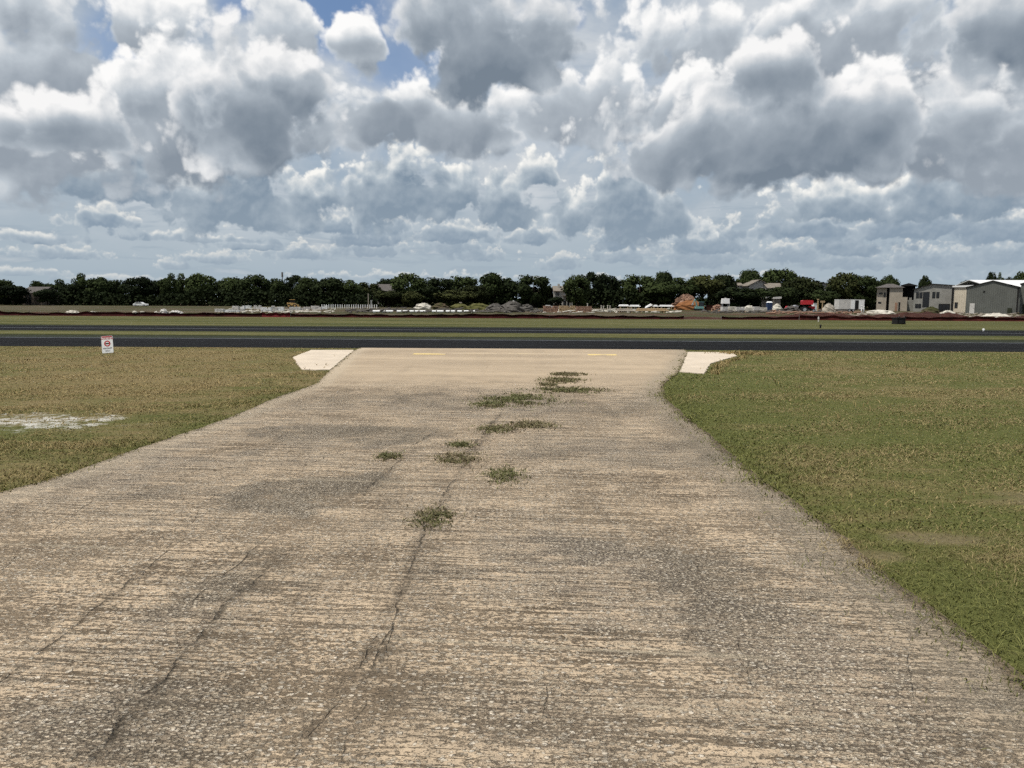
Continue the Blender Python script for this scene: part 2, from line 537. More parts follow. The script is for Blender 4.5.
    col = g.mix(worn * .85, base, agg)
    # pebbles and flakes showing through the tined skin as well
    pk = g.step(g.noise(p, 1.1, 4, .6), .35, .62)
    peb = g.step(vd, .46, .30) * g.step(vb, .88 - pk * .36, .92 - pk * .36) * (1.0 - far)
    col = g.mix(peb * .8, col, g.mix(vg, (.33, .27, .19), (.62, .535, .41)))
    vd3, vc3 = g.voro(g.v('MULTIPLY', tj, (.8, 1.1, 0)), 36.0, 'F1', '2D')
    qr, qg, qb = g.xyz(vc3)
    flake = g.step(vd3, .40, .26) * g.step(qr, .90 - pk * .22, .93 - pk * .22) * (1.0 - far)
    col = g.mix(flake * .85, col, g.mix(qg, (.46, .385, .28), (.74, .65, .52)))
    pit = g.step(vd2, .34, .22) * g.step(wb, .72, .80) * (1.0 - far) * (1.0 - peb)
    col = g.mix(pit * .75, col, (.075, .058, .038))
    # old tyre and water stains along the way
    stn = g.noise(g.v('MULTIPLY', p, (1.6, .12, 1)), 1.0, 5, .6)
    col = g.mix(g.step(stn, .50, .66, 0, .36), col, g.mix(.55, col, (.06, .048, .034)))
    # smooth newer slab beyond the joint, grey rubber smears
    sm = g.noise(g.v('MULTIPLY', p, (.14, .7, 1)), 1.0, 5, .6)
    slab = g.mix(g.step(sm, .36, .68), (.30, .235, .160), (.46, .365, .25))
    slab = g.mix(g.step(fine, .35, .75), slab, g.mix(.3, slab, (.12, .1, .08)))
    col = g.mix(far * .62, col, slab)
    jm = g.step(g.m('ABSOLUTE', py - JOINT_Y + (mid - .5) * .10), .02, .09, 1.0, 0.0)
    col = g.mix(jm * .5 * g.step(mid, .4, .6), col, (.52, .43, .31))
    # pale ridges and dark seams running straight across
    pc = g.v('ADD', p, g.vec((worn + gm + isl2) * 1e-9, 0.0, 0.0))
    crack = None
    for (ax, ay, bx, by, w, wob) in ((344, 765, 424, 531, .016, .06), (424, 531, 470, 455, .02, .10), (470, 455, 500, 415, .03, .16), (500, 415, 520, 392, .03, .2), (92, 764, 230, 606, .030, .09),
                                     (230, 606, 288, 556, .022, .09), (0, 690, 150, 570, .014, .05), (150, 570, 222, 490, .012, .06), (175, 622, 275, 535, .010, .05), (360, 500, 400, 462, .022, .08),
                                     (290, 768, 352, 690, .010, .04), (352, 690, 376, 640, .016, .06), (388, 655, 398, 600, .007, .03), (738, 622, 748, 690, .006, .07), (806, 552, 826, 590, .006, .06),
                                     (0, 575, 90, 505, .012, .05), (905, 640, 912, 700, .005, .06), (300, 470, 372, 440, .02, .1), (400, 455, 440, 430, .02, .1), (540, 470, 548, 500, .008, .06), (540, 720, 546, 690, .005, .05)):
        p0, p1 = gp(ax, ay), gp(bx, by)
        d = p1 - p0; ln = d.length; d.normalize(); nr = Vector((-d.y, d.x, 0))
        q = g.v('SUBTRACT', pc, tuple(p0))
        tt = g.v('DOT_PRODUCT', q, tuple(d))
        ss = g.v('DOT_PRODUCT', q, tuple(nr)) + (wob1 - .5) * wob * 2.4
        k = g.step(g.m('ABSOLUTE', ss) - (mid - .5) * w * 1.6, w * .06, w * .50, 1.0, 0.0) * g.step(tt, -.05, .02) * g.step(tt, ln - .02, ln + .05, 1.0, 0.0)
        crack = k if crack is None else g.m('MAXIMUM', crack, k)
    pc = g.v('ADD', p, g.vec(crack * 1e-9, 0.0, 0.0))
    seam = None
    for (ax, ay, bx, by, w) in ((92, 766, 230, 606, .055), (230, 606, 300, 548, .05), (344, 765, 424, 531, .035), (424, 531, 500, 415, .05), (0, 690, 150, 570, .03), (290, 768, 376, 640, .03), (345, 505, 420, 448, .05)):
        p0, p1 = gp(ax, ay), gp(bx, by)
        d = p1 - p0; ln = d.length; d.normalize(); nr = Vector((-d.y, d.x, 0))
        q = g.v('SUBTRACT', pc, tuple(p0))
        tt = g.v('DOT_PRODUCT', q, tuple(d))
        ss = g.v('DOT_PRODUCT', q, tuple(nr)) + (wn - .5) * .20 + (isl2 - .5) * .16
        k = g.step(g.m('ABSOLUTE', ss), w * .2, w * 1.6, 1.0, 0.0) * g.step(tt, -.1, .1) * g.step(tt, ln - .1, ln + .1, 1.0, 0.0)
        seam = k if seam is None else g.m('MAXIMUM', seam, k)
    seam = seam * g.step(g.noise(p, 2.4, 5, .7), .36, .60)
    col = g.mix(seam * .48, col, g.mix(fine, (.055, .043, .030), (.125, .098, .066)))
    crack = crack * g.step(g.noise(p, 4.5, 6, .75), .42, .56)
    col = g.mix(crack * .62, col, g.mix(fine, (.022, .018, .012), (.060, .048, .030)))
    pc = g.v('ADD', p, g.vec(seam * 1e-9, 0.0, 0.0))
    rid = None
    for (ax, ay, bx, by, w) in ((640, 711, 940, 733, .012), (340, 640, 740, 662, .014), (0, 547, 110, 551, .02), (640, 652, 760, 662, .012), (280, 481, 440, 486, .025), (0, 582, 110, 588, .014)):
        p0, p1 = gp(ax, ay), gp(bx, by)
        d = p1 - p0; ln = d.length; d.normalize(); nr = Vector((-d.y, d.x, 0))
        q = g.v('SUBTRACT', pc, tuple(p0))
        tt = g.v('DOT_PRODUCT', q, tuple(d))
        ss = g.v('DOT_PRODUCT', q, tuple(nr)) + (mid - .5) * .03
        k = g.step(g.m('ABSOLUTE', ss), w * .5, w * 1.4, 1.0, 0.0) * g.step(tt, -.3, .1) * g.step(tt, ln - .1, ln + .3, 1.0, 0.0)
        rid = k if rid is None else g.m('MAXIMUM', rid, k)
    rid = rid * g.step(g.noise(p, 2.0, 4, .6), .35, .5)
    col = g.mix(rid * .7, col, (.46, .385, .275))
    ea = S(g, g.node('ShaderNodeAttribute', dict(attribute_name='edge')).outputs['Fac'])
    sa = S(g, g.node('ShaderNodeAttribute', dict(attribute_name='side')).outputs['Fac'])
    en = ea + (mid - .5) * .55 + (isl2 - .5) * .5
    smooth_edge = g.step(ea + (mid - .5) * .3, .05, .45)
    col = g.mix(smooth_edge * .55, col, g.mix(g.step(sa, .4, .6), g.mix(fine, (.36, .30, .215), (.53, .44, .32)), g.mix(fine, (.20, .17, .125), (.34, .285, .205))))
    soil = g.step(en, .74, .98) * g.step(sa, .4, .6, .45, 1.0)
    col = g.mix(soil * .85, col, g.mix(fine, (.075, .055, .032), (.19, .145, .085)))
    h = gm * (1.0 - far * .9) * .6 + worn * (stone * .9 + small * .4) + peb * .5 + flake * .8 - pit * .4 + fine * .3 - crack * 1.3 - worn * .35 + g.noise(p, 14.0, 4, .6) * .3
    g.out(g.surf(col, .92, .22, g.bump(h, .012, 1.0)))
    return m


def asphalt():
    m, g = mat('dark runway asphalt')
    p = g.geo()
    n = g.noise(g.v('MULTIPLY', p, (.04, .9, 1)), 1.0, 5, .6)
    f = g.noise(p, 30, 4, .6)
    c = g.mix(g.step(n * .7 + f * .3, .3, .7), (.0095, .0098, .0104), (.0175, .0177, .0185))
    g.out(g.surf(c, 1.0, .04, g.bump(f, .01, .4)))
    return m


def old_asphalt():
    m, g = mat('old greenish asphalt')
    p = g.geo()
    n = g.noise(g.v('MULTIPLY', p, (.05, 1.2, 1)), 1.0, 5, .6)
    c = g.mix(g.step(n, .32, .68), (.024, .028, .019), (.040, .044, .030))
    g.out(g.surf(c, 1.0, .04, g.bump(n, .02, .4)))
    return m


def worn_paint(name, c, under, cover):
    m, g = mat(name)
    p = g.geo()
    n = g.noise(g.v('MULTIPLY', p, (1.6, 5.0, 1)), 1.0, 6, .68)
    g.out(g.surf(g.mix(g.step(n, cover, cover + .16), under, c), .85, .2))
    return m


def leaf_mat(name, dark, light, bend=True):
    m, g = mat(name)
    r = g.rnd()
    n = g.noise(g.geo(), .55, 3, .6)
    fn = g.noise(g.geo(), 4.0, 3, .6)
    c = g.mix(g.m('ADD', (n - .5) * 1.5 + (fn - .5) * .8, r * .95, clamp=True), dark, light)
    # leaves of a clump catch light together: bend the normal towards the crown's own outward direction
    tcn = g.node('ShaderNodeTexCoord')
    o_ = g.v('NORMALIZE', g.v('SUBTRACT', S(g, tcn.outputs['Object']), (0, 0, .42)))
    vt = g.node('ShaderNodeVectorTransform', dict(vector_type='NORMAL', convert_from='OBJECT', convert_to='WORLD'), Vector=o_)
    gn = S(g, g.node('ShaderNodeNewGeometry').outputs['Normal'])
    nn = g.v('NORMALIZE', g.v('ADD', g.v('SCALE', S(g, vt.outputs[0]), scale=1.3), gn)) if bend else None
    b = g.surf(c, .85, .06, nn)
    g.out(b)
    return m


def blade_mat(name, green, light, tan, brown, drybias):
    m, g = mat(name)
    p = g.geo()
    a = g.noise(p, .16, 5, .55)
    b = g.noise(p, .9, 6, .6)
    st = g.noise(g.v('MULTIPLY', p, (.5, 1.6, 1)), 2.2, 6, .65)
    at_ = g.node('ShaderNodeAttribute', dict(attribute_name='tint'))
    tv = S(g, at_.outputs['Fac'])
    at2 = g.node('ShaderNodeAttribute', dict(attribute_name='dryness'))
    dv = S(g, at2.outputs['Fac'])
    dry = g.step(a * .5 + b * .3 + st * .35 + dv + drybias, .50, .72)
    c = g.mix(dry, g.mix(tv, green, light), g.mix(tv, brown, tan))
    g.out(g.surf(c, .75, .18))
    return m


M = dict(
    turf=grass_ground(), field=far_field(), verge=strip_grass(), concrete=concrete(), asphalt=asphalt(), oldasphalt=old_asphalt(),
    newconc=plain('new pale concrete', (.56, .475, .37), .9, .2, .09, 1.2),
    yellow=worn_paint('faded yellow paint', (.70, .53, .20), (.45, .36, .25), .36), yellowfaint=worn_paint('nearly gone yellow paint', (.60, .47, .24), (.45, .36, .25), .52),
    line=worn_paint('faded white line paint', (.075, .08, .087), (.02, .021, .023), .38),
    white=plain('white paint', (.78, .78, .76), .5, .4, .04), offwhite=plain('chalky white', (.54, .52, .485), .9, .1, .12, 1.5),
    limestone=plain('crushed limestone', (.50, .47, .40), .95, .1, .25, 2.0), gravel=plain('dark gravel', (.10, .092, .082), .95, .1, .3, 2.0),
    orange=plain('orange earth', (.20, .088, .036), .95, .1, .28, 1.2), reddirt=plain('red clay', (.048, .019, .013), .95, .1, .35, .8),
    net=plain('dark red safety netting', (.034, .0065, .0065), .9, .1, .45, .7), redpaint2=plain('bright red netting', (.10,.011,.014), .8, .1, .3, 1.0), net2=plain('red netting', (.050,.011,.009), .9, .1, .45, .7), redpaint=plain('bright red paint', (.42, .022, .030), .5, .3, .15),
    brick=plain('pinkish brick', (.27, .165, .115), .9, .1, .3, 2.5), wood=plain('raw timber', (.36, .26, .15), .85, .2, .25, 5.0),
    greywood=plain('weathered grey timber', (.16, .145, .13), .9, .1, .25, 5.0),
    steel=plain('galvanised steel', (.38, .39, .40), .45, .5, .1, 4, .4), black=plain('black rubber', (.02, .02, .021), .8, .2, .2),
    glass=plain('dark window glass', (.012, .014, .017), .12, .5, .1), blue=plain('dark blue plastic', (.025, .045, .10), .5, .3, .15),
    teal=plain('teal painted metal', (.13, .27, .25), .5, .4, .2), yellowpaint=plain('ochre machine paint', (.46, .29, .10), .5, .4, .2),
    hangar=plain('grey green metal cladding', (.118, .123, .110), .6, .3, .10, .8), stucco=plain('grey stucco', (.25, .247, .225), .9, .15, .12, 1.0),
    tan=plain('tan stucco', (.34, .30, .245), .9, .15, .10, 1.0), beige=plain('beige metal cladding', (.56, .50, .39), .7, .3, .07, 1.0),
    house=plain('brown brick house wall', (.085, .070, .057), .9, .1, .2, 1.5), paleh=plain('pale painted siding', (.36, .345, .315), .8, .2, .08),
    shingle=plain('grey roof shingles', (.105, .095, .088), .9, .1, .25, 2.0), tanshingle=plain('tan roof shingles', (.20, .175, .145), .9, .1, .2, 2.0),
    whiteroof=plain('white metal roof', (.74, .74, .72), .5, .4, .05), dark=plain('dark trim', (.014, .0135, .013), .8, .2, .2),
    bark=plain('tree bark', (.055, .043, .032), .95, .1, .3, 3.0), weeds=None,
)
M['leaf'] = leaf_mat('oak foliage', (.0085, .0130, .0060), (.042, .057, .019))
M['scrub'] = leaf_mat('scrub foliage', (.0075, .0115, .0055), (.020, .028, .010), False)
M['olive'] = leaf_mat('olive foliage', (.018, .023, .008), (.050, .055, .019))
M['bladeR'] = blade_mat('grass blades green', (.074, .080, .019), (.182, .182, .056), (.33, .260, .125), (.160, .124, .056), .075)
M['weed'] = blade_mat('weed blades', (.085, .092, .032), (.170, .170, .070), (.230, .185, .105), (.110, .090, .048), .0)
M['bladeL'] = blade_mat('grass blades dry', (.072, .078, .020), (.172, .165, .052), (.38, .288, .130), (.185, .136, .060), .12)

# ================================================================ setting
g0 = MB().box(-3000, 3000, -200, 27.0, -.5, 0)
LEFT_PX = [(355, 350.2), (329, 372), (317, 384.5), (281, 397), (225, 421), (151, 446), (46, 483), (0, 495)]
RIGHT_PX = [(690, 352), (679, 373), (664, 384), (665.5, 398.6), (683, 416), (721, 447), (748.6, 470.6), (802, 510), (846, 541), (878, 569), (918, 602), (970, 639), (1014, 670), (1024, 679)]
LEFT = [gp(*q) for q in LEFT_PX]; RIGHT_E = [gp(*q) for q in RIGHT_PX]
near_l, near_r = LEFT[-1], RIGHT_E[-1]
Y_ASPH = 27.3
sheet = MB().box(-4000, 4000, -400, 6000, -.6, 0)
fo = sheet.build('ground', M['field']); tag(fo, kind='structure')
lawn = MB().box(-400, 400, -60, Y_ASPH, -.2, .004).build('lawn', M['turf']); tag(lawn, kind='structure')


def edge_pts(pts, jit, seed):
    rr = random.Random(seed); out = []
    for a, b in zip(pts[:-1], pts[1:]):
        n = max(1, int((b - a).length / .16))
        d = (b - a); nr = Vector((-d.y, d.x, 0)).normalized() if d.length > 0 else Vector()
        for i in range(n):
            out.append(a + d * (i / n) + nr * rr.gauss(0, jit))
    return out + [pts[-1]]


lp = edge_pts(LEFT + [Vector((-4.9, 3.5, 0)), Vector((-5.0, -8, 0))], .012, 1)
rp = edge_pts(RIGHT_E + [Vector((2.15, 1.5, 0)), Vector((2.1, -8, 0))], .018, 2)
lp[0] = Vector((lp[0].x, Y_ASPH - .02, 0)); rp[0] = Vector((rp[0].x, Y_ASPH - .02, 0))
def resample(pts, step):
    out = [pts[0]]; 
    for a_, b_ in zip(pts[:-1], pts[1:]):
        n_ = max(1, int((b_ - a_).length / step))
        out += [a_ + (b_ - a_) * (k / n_) for k in range(1, n_ + 1)]
    return out


ys_ = np.concatenate([np.linspace(Y_ASPH - .02, 12, 60), np.linspace(11.9, -8, 180)])
def edge_x(pts):
    q = sorted([(v.y, v.x) for v in pts])
    return np.interp(ys_, [a_ for a_, _ in q], [b_ for _, b_ in q])
ex_l, ex_r = edge_x(lp), edge_x(rp)
rows = []
for k in range(len(ys_)):
    l_, r_ = ex_l[k], ex_r[k]
    rows.append([(l_, 1), (l_ + .10, .75), (l_ + .32, .25), (l_ + .6, 0), (r_ - .75, 0), (r_ - .35, .3), (r_ - .10, .78), (r_, 1)])
vs, fs, av, sv = [], [], [], []
for k, row in enumerate(rows):
    for x_, e_ in row:
        vs.append((x_, ys_[k], .022)); av.append(e_); sv.append(0.0 if x_ < 0 else 1.0)
NR = 8
for k in range(len(rows) - 1):
    for i in range(NR - 1):
        p_ = k * NR + i; fs.append((p_, p_ + NR, p_ + NR + 1, p_ + 1))
# outer skirts down into the turf
base_i = len(vs)
for k in range(len(rows)):
    vs += [(rows[k][0][0], ys_[k], -.1), (rows[k][-1][0], ys_[k], -.1)]; av += [1, 1]; sv += [0, 1]
for k in range(len(rows) - 1):
    fs.append((k * NR, base_i + 2 * k, base_i + 2 * k + 2, (k + 1) * NR))
    fs.append(((k + 1) * NR + NR - 1, base_i + 2 * k + 3, base_i + 2 * k + 1, k * NR + NR - 1))
tw = MB().add(vs, fs).build('taxiway_pavement', M['concrete']); tag(tw, kind='structure')
at_ = tw.data.attributes.new('edge', 'FLOAT', 'POINT'); at_.data.foreach_set('value', np.array(av, np.float32))
at_ = tw.data.attributes.new('side', 'FLOAT', 'POINT'); at_.data.foreach_set('value', np.array(sv, np.float32))

wl = [gp(*q) for q in ((293, 358), (311, 350.6), (354.5, 350.6), (330, 370.6), (302, 370.6))]
wr_ = [gp(*q) for q in ((688, 352.6), (733.6, 353), (737, 356.6), (711, 364), (704, 374.5), (680, 372.5))]
for w_ in (wl, wr_):
    pts = [(v.x, min(v.y, Y_ASPH - .03)) for v in edge_pts(w_ + [w_[0]], .015, 3)[:-1]]
    tag(MB().slab(pts[::-1] if w_ is wl else pts[::-1], -.1, .026).build('concrete_apron', M['newconc']), kind='structure')

# near pavement: dark lane, light line, older greenish lane; turf strip; far pavement; mown verge
def band(name, y0, y1, z, mt):
    o = MB().box(-700, 700, y0, y1, -.2, z).build(name, mt); tag(o, kind='structure'); return o
band('runway', Y_ASPH, 33.6, .012, M['asphalt'])
band('runway_shoulder', 33.6, 36.4, .010, M['oldasphalt'])
band('runway_edge_line', 33.35, 33.85, .016, M['line'])
band('turf_strip', 36.4, 41.0, .03, M['verge'])
band('parallel_runway', 41.0, 49.5, .012, M['asphalt'])
band('parallel_runway_edge_line', 45.2, 45.75, .016, M['line'])
band('parallel_runway_shoulder', 49.5, 51.2, .010, M['oldasphalt'])
band('mown_verge', 51.2, 79.0, .02, M['verge'])
for (x0, x1, y) in ((413.5, 446, 354.6), (452, 497, 354.3), (508, 549, 354.6), (588, 616, 355.4)):
    a, b = gp(x0, y), gp(x1, y)
    st_ = x0 < 420 or x0 > 580
    mk = MB().box(a.x, b.x, a.y - (.25 if st_ else .15), a.y + .22, .0225, .0262).build('yellow_marking', M['yellow' if st_ else 'yellowfaint'])
    tag(mk, kind='structure')
# dirt heaped behind the netting
dm = MB()
rr = random.Random(3)
nx, ny = 260, 9
vs, fs = [], []
for j in range(ny):
    for i in range(nx):
        x = -100 + 210 * i / (nx - 1); y = 81.0 + 12 * j / (ny - 1)
        amp = .22 + .50 * max(0, min(1, (x - 20) / 25))
        if 22 < x < 30: amp *= .5
        h = amp * (math.sin(math.pi * j / (ny - 1))) * (.7 + .5 * math.sin(x * .31) * math.sin(x * .13 + 1) + rr.uniform(-.35, .35))
        vs.append((x, y, max(-.02, h) if 0 < j < ny - 1 else -.05))
for j in range(ny - 1):
    for i in range(nx - 1):
        a = j * nx + i; fs.append((a, a + 1, a + nx + 1, a + nx))
tag(dm.add(vs, fs).build('dirt_bank', M['reddirt'], smooth=True), kind='structure')

# ================================================================ grass
def poly_dist_x(pts, ys):
    """x of an edge polyline at given y"""
    P_ = sorted([(p.y, p.x) for p in pts])
    return np.interp(ys, [a for a, _ in P_], [b for _, b in P_])


def blades(name, xs, ys, h, w, lean, mt, parent=None, dry=None, z0=.0, kind='stuff'):
    n = len(xs)
    ang = rng.uniform(0, 2 * np.pi, n)
    la = rng.uniform(0, 2 * np.pi, n)
    ln = np.abs(rng.normal(0, lean, n)) * h
    v = np.zeros((n, 5, 3), np.float32)
    cx, sx = np.cos(ang) * w / 2, np.sin(ang) * w / 2
    for k, (t, ww) in enumerate(((0, 1), (0, -1), (.55, .8), (.55, -.8), (1, 0))):
        v[:, k, 0] = xs + cx * ww + np.cos(la) * ln * t * t
        v[:, k, 1] = ys + sx * ww + np.sin(la) * ln * t * t
        v[:, k, 2] = np.asarray(z0) + h * t * (1 - .25 * t * lean)
    b = np.arange(n)[:, None] * 5
    f = np.concatenate([b + np.array([0, 1, 3]), b + np.array([0, 3, 2]), b + np.array([2, 3, 4])], 0)
    me = npmesh(name, v.reshape(-1, 3), f, mt)
    a = me.attributes.new('tint', 'FLOAT', 'POINT'); a.data.foreach_set('value', np.repeat(rng.random(n), 5).astype(np.float32))
    a = me.attributes.new('dryness', 'FLOAT', 'POINT')
    a.data.foreach_set('value', np.repeat((rng.normal(0, .055, n) + (0 if dry is None else dry)), 5).astype(np.float32))
    o = bpy.data.objects.new(name, me); COL.objects.link(o)
    if kind: o['kind'] = kind
    if parent: o.parent = parent
    return o


def smooth_noise(xs, ys, s, seed):
    r2 = np.random.default_rng(seed); out = np.zeros_like(xs)
    for k in range(7):
        a = r2.uniform(0, 2 * np.pi); f = s * r2.uniform(.5, 2.2); p = r2.uniform(0, 6.28)
        out += np.sin((np.cos(a) * xs + np.sin(a) * ys) * f + p)
    return out / 7 ** .5


def lawn_blades(side):
    X, Y, H, W, D, Z = [], [], [], [], [], []
    straw = gp(852, 556)
    for (y0, y1, dens, hh, ww) in ((2.6, 5.5, 4600, .031, .0050), (5.5, 9, 1900, .033, .009), (9, 15, 1000, .030, .011), (15, Y_ASPH - .1, 360, .028, .018)):
        xw = .72 * y1 + 1.2
        n = int(dens * (y1 - y0) * xw)
        ys = rng.uniform(y0, y1, n); xs = rng.uniform(0, xw, n)
        if side > 0: edge = poly_dist_x(RIGHT_E + [near_r, Vector((2.15, 1.5, 0))], ys)
        else: edge = -poly_dist_x(LEFT + [Vector((-4.9, 3.5, 0))], ys)
        wob = (smooth_noise(xs * 0, ys, 4.0, 4) + .8 * smooth_noise(xs * 0, ys, 13.0, 8)) * (.075 if side > 0 else .022)
        d = xs - edge
        lim = rng.exponential(.085 if side > 0 else .03, n)
        keep = (d > wob - lim) & (xs < .70 * ys + .8)
        # keep the pale aprons and bare patches clear
        sx = xs * side
        for pg in (wl, wr_):
            poly_ = np.array([(p.x, p.y) for p in pg]); ins = np.zeros(n, bool); j = len(poly_) - 1
            for i in range(len(poly_)):
                xi, yi = poly_[i]; xj, yj = poly_[j]
                c = ((yi > ys) != (yj > ys)) & (sx < (xj - xi) * (ys - yi) / (yj - yi + 1e-9) + xi)
                ins ^= c; j = i
            keep &= ~ins
        sn = smooth_noise(sx, ys, 2.2, 9)
        if side < 0:
            e = ((sx + 6.75) / 1.8) ** 2 + ((ys - 10.3) / .95) ** 2
            keep &= (rng.random(n) < np.clip(e * .9 + sn * .45 + .05, .22, 1))
            keep &= ~((sn < -1.1) & (rng.random(n) < .6))
        else:
            for (cx, cy, a, b) in ((4.6, 6.5, .9, .35), (3.0, 5.3, .5, .2), (5.2, 5.7, .8, .25), (2.4, 4.9, .28, .2)):
                e = ((sx - cx) / a) ** 2 + ((ys - cy) / b) ** 2
                keep &= rng.random(n) < np.clip(e * .8 + sn * .25, .15, 1)
        k = keep
        de = np.clip(d[k], 0, 4)
        edge_green = np.exp(-de / .7)
        X.append(sx[k]); Y.append(ys[k]); Z.append(np.where(d[k] < .015, .020, .0))
        near_straw = np.exp(-(((sx[k] - straw.x) / .22) ** 2 + ((ys[k] - straw.y) / .30) ** 2)) if side > 0 else 0.0
        tuft = 1 + .35 * np.clip(sn[k], -1, 1.5) + (.55 if side > 0 else .35) * edge_green
        H.append(hh * tuft * rng.uniform(.45, 1.25, k.sum())); W.append(ww * rng.uniform(.6, 1.3, k.sum()))
        D.append(.45 * near_straw - .21 * edge_green + .05 * np.clip(sn[k], -1, 1) + .0 * sn[k] + (.05 * np.clip((de - 3), 0, 1)))
    return blades('grass', np.concatenate(X), np.concatenate(Y), np.concatenate(H), np.concatenate(W), 1.5,
                  M['bladeR'] if side > 0 else M['bladeL'], dry=np.concatenate(D), z0=np.concatenate(Z))


def stems(side, n):
    ys = 3 + 20 * rng.random(n) ** 1.3; xs = rng.uniform(0, 1, n) * (.7 * ys + .6)
    edge = poly_dist_x(RIGHT_E + [near_r, Vector((2.15, 1.5, 0))], ys) if side > 0 else -poly_dist_x(LEFT + [Vector((-4.9, 3.5, 0))], ys)
    k = xs > edge + .05
    xs, ys = xs[k] * side, ys[k]
    cl = smooth_noise(xs, ys, 1.1, 31) > .2
    xs, ys = xs[cl], ys[cl]
    o = blades('grass_stems', xs, ys, rng.uniform(.05, .13, len(xs)), rng.uniform(.004, .007, len(xs)) * np.clip(ys / 6, 1, 4), .8, M['bladeL'], dry=np.full(len(xs), .12))
    tag(o, 'scattered tall straw stems in the lawn ' + ('right' if side > 0 else 'left') + ' of the taxiway', 'grass', kind='stuff')
stems(1, 1800); stems(-1, 3500)
gr = lawn_blades(1)
tag(gr, 'mown green and tan grass right of the taxiway', 'grass', kind='stuff')
gl = lawn_blades(-1)
tag(gl, 'dry brown and green grass left of the taxiway', 'grass', kind='stuff')

# weeds growing in the seams of the concrete
for (px, py, w, d, lab) in ((434, 521, .30, .16, 'bright green weed tuft nearest the camera, alone on the centre seam'),
                            (503, 478, .30, .22, 'dark green weed mat right of the seam, second nearest the camera'),
                            (457, 461, .40, .20, 'grey green weed mat crossing the centre seam left of the darker tufts'),
                            (462, 447, .22, .10, 'very small thin weed tuft just beyond the mat on the seam'),
                            (388, 459, .20, .12, 'small pale weed tuft on the left crack, farthest left of all'),
                            (496, 431, .42, .20, 'thin low weed mat straddling the seam halfway to the runway'),
                            (531, 427, .52, .22, 'thick dark green weed clump to the right of the seam mat'),
                            (520, 401, 1.0, .55, 'wide sparse olive weed mat in the middle of the taxiway'),
                            (490, 406, .45, .25, 'thin brownish weed streak left of the wide olive mat'),
                            (567, 391.5, 1.0, .30, 'long flat weed streak crossing the slab joint'),
                            (562, 381.5, .65, .35, 'short dark weed clump just beyond the slab joint'),
                            (568, 375.5, .60, .25, 'farthest weed streak on the smooth slab near the runway'),
                            (548, 386, .3, .2, 'tiny weed dot between the slab joint streaks')):
    c = gp(px, py)
    w *= .72; d *= 1.7
    n = int(3600 * w * (1 if c.y < 9 else .8)) + 80
    xs = rng.normal(0, w * .42, n); ys = rng.normal(0, d * .45, n)
    keep = smooth_noise(xs, ys, 9 / max(w, .3), int(px)) > -.40
    xs, ys = xs[keep], ys[keep]
    n = len(xs)
    big = c.y / 7
    o = blades('weed_tuft', xs, ys, rng.uniform(.015, .048, n) * (1 + .18 * big), rng.uniform(.006, .011, n) * max(1, big), 1.3,
               M['weed'], dry=np.full(n, -.05 + .12 * rng.random()), kind=None)
    o.location = (c.x, c.y, .021)
    tag(o, lab, 'weeds', 'weeds growing in the concrete seams')

# brown weeds against the pale apron
c = gp(735, 352.5)
n = 900
o = blades('weed_clump', rng.normal(0, .42, n), rng.normal(0, .3, n), rng.uniform(.04, .15, n), rng.uniform(.02, .035, n), .9, M['bladeL'], dry=np.full(n, .03), kind=None)
o.location = (c.x + .1, c.y - .8, 0)
tag(o, 'tall brown weed clump at the far corner of the right pale apron', 'weeds')
n = 420
ea = [gp(*q) for q in ((738, 357), (712, 364.6), (705, 374.6))]
tt = rng.random(n) * 2; k0 = np.minimum(tt.astype(int), 1); ff = tt - k0
ex_ = np.array([p.x for p in ea]); ey_ = np.array([p.y for p in ea])
c = ea[1]
o = blades('weed_clump', ex_[k0] * (1 - ff) + ex_[k0 + 1] * ff - c.x + .10 + np.abs(rng.normal(0, .12, n)), ey_[k0] * (1 - ff) + ey_[k0 + 1] * ff - c.y + rng.normal(-.05, .10, n),
           rng.uniform(.05, .15, n), rng.uniform(.02, .035, n), .8, M['bladeL'], dry=np.full(n, -.02), kind=None)
o.location = (c.x, c.y, 0)
tag(o, 'low olive weed clump along the near side of the right pale apron', 'weeds')

# ================================================================ sign
def text_mesh(body, size, loc, mt, parent, name='lettering'):
    cu = bpy.data.curves.new('txt', 'FONT'); cu.body = body; cu.size = size; cu.align_x = 'CENTER'; cu.align_y = 'CENTER'; cu.extrude = .001
    t = bpy.data.objects.new('txt', cu); COL.objects.link(t)
    dg = bpy.context.evaluated_depsgraph_get()
    me = bpy.data.meshes.new_from_object(t.evaluated_get(dg))
    bpy.data.objects.remove(t); bpy.data.curves.remove(cu)
    me.materials.clear(); me.materials.append(mt)
    o = bpy.data.objects.new(name, me); COL.objects.link(o); o.parent = parent
    o.location = loc; o.rotation_euler = (R(90), 0, 0)
    return o

b = gp(108, 353.6)
sg = thing('warning_sign', 'small white warning sign with red heading leaning beside the runway', 'sign', (b.x, b.y, 0), R(14))
sg.rotation_euler = (R(-9), R(-4), R(10))
pn = MB().prism([(-.15, .02), (.15, .02), (.165, .035), (.165, .535), (.15, .55), (-.15, .55), (-.165, .535), (-.165, .035)], -.004, .004).build('panel', M['white'], sg)
MB().box(-.165 + .012, .165 - .012, -.0065, -.0045, .505, .542).build('red_band', M['redpaint'], pn)
text_mesh('WARNING', .075, (0, -.007, .462), M['redpaint'], pn)
rg = MB(); nseg = 28
for i in range(nseg):
    a, c2 = 2 * math.pi * i / nseg, 2 * math.pi * (i + 1) / nseg
    rg.add([(math.cos(t) * r_, -.007, .315 + math.sin(t) * r_) for t in (a, c2) for r_ in (.058, .092)], [(0, 1, 3, 2)])
rg.build('red_ring', M['redpaint'], pn)
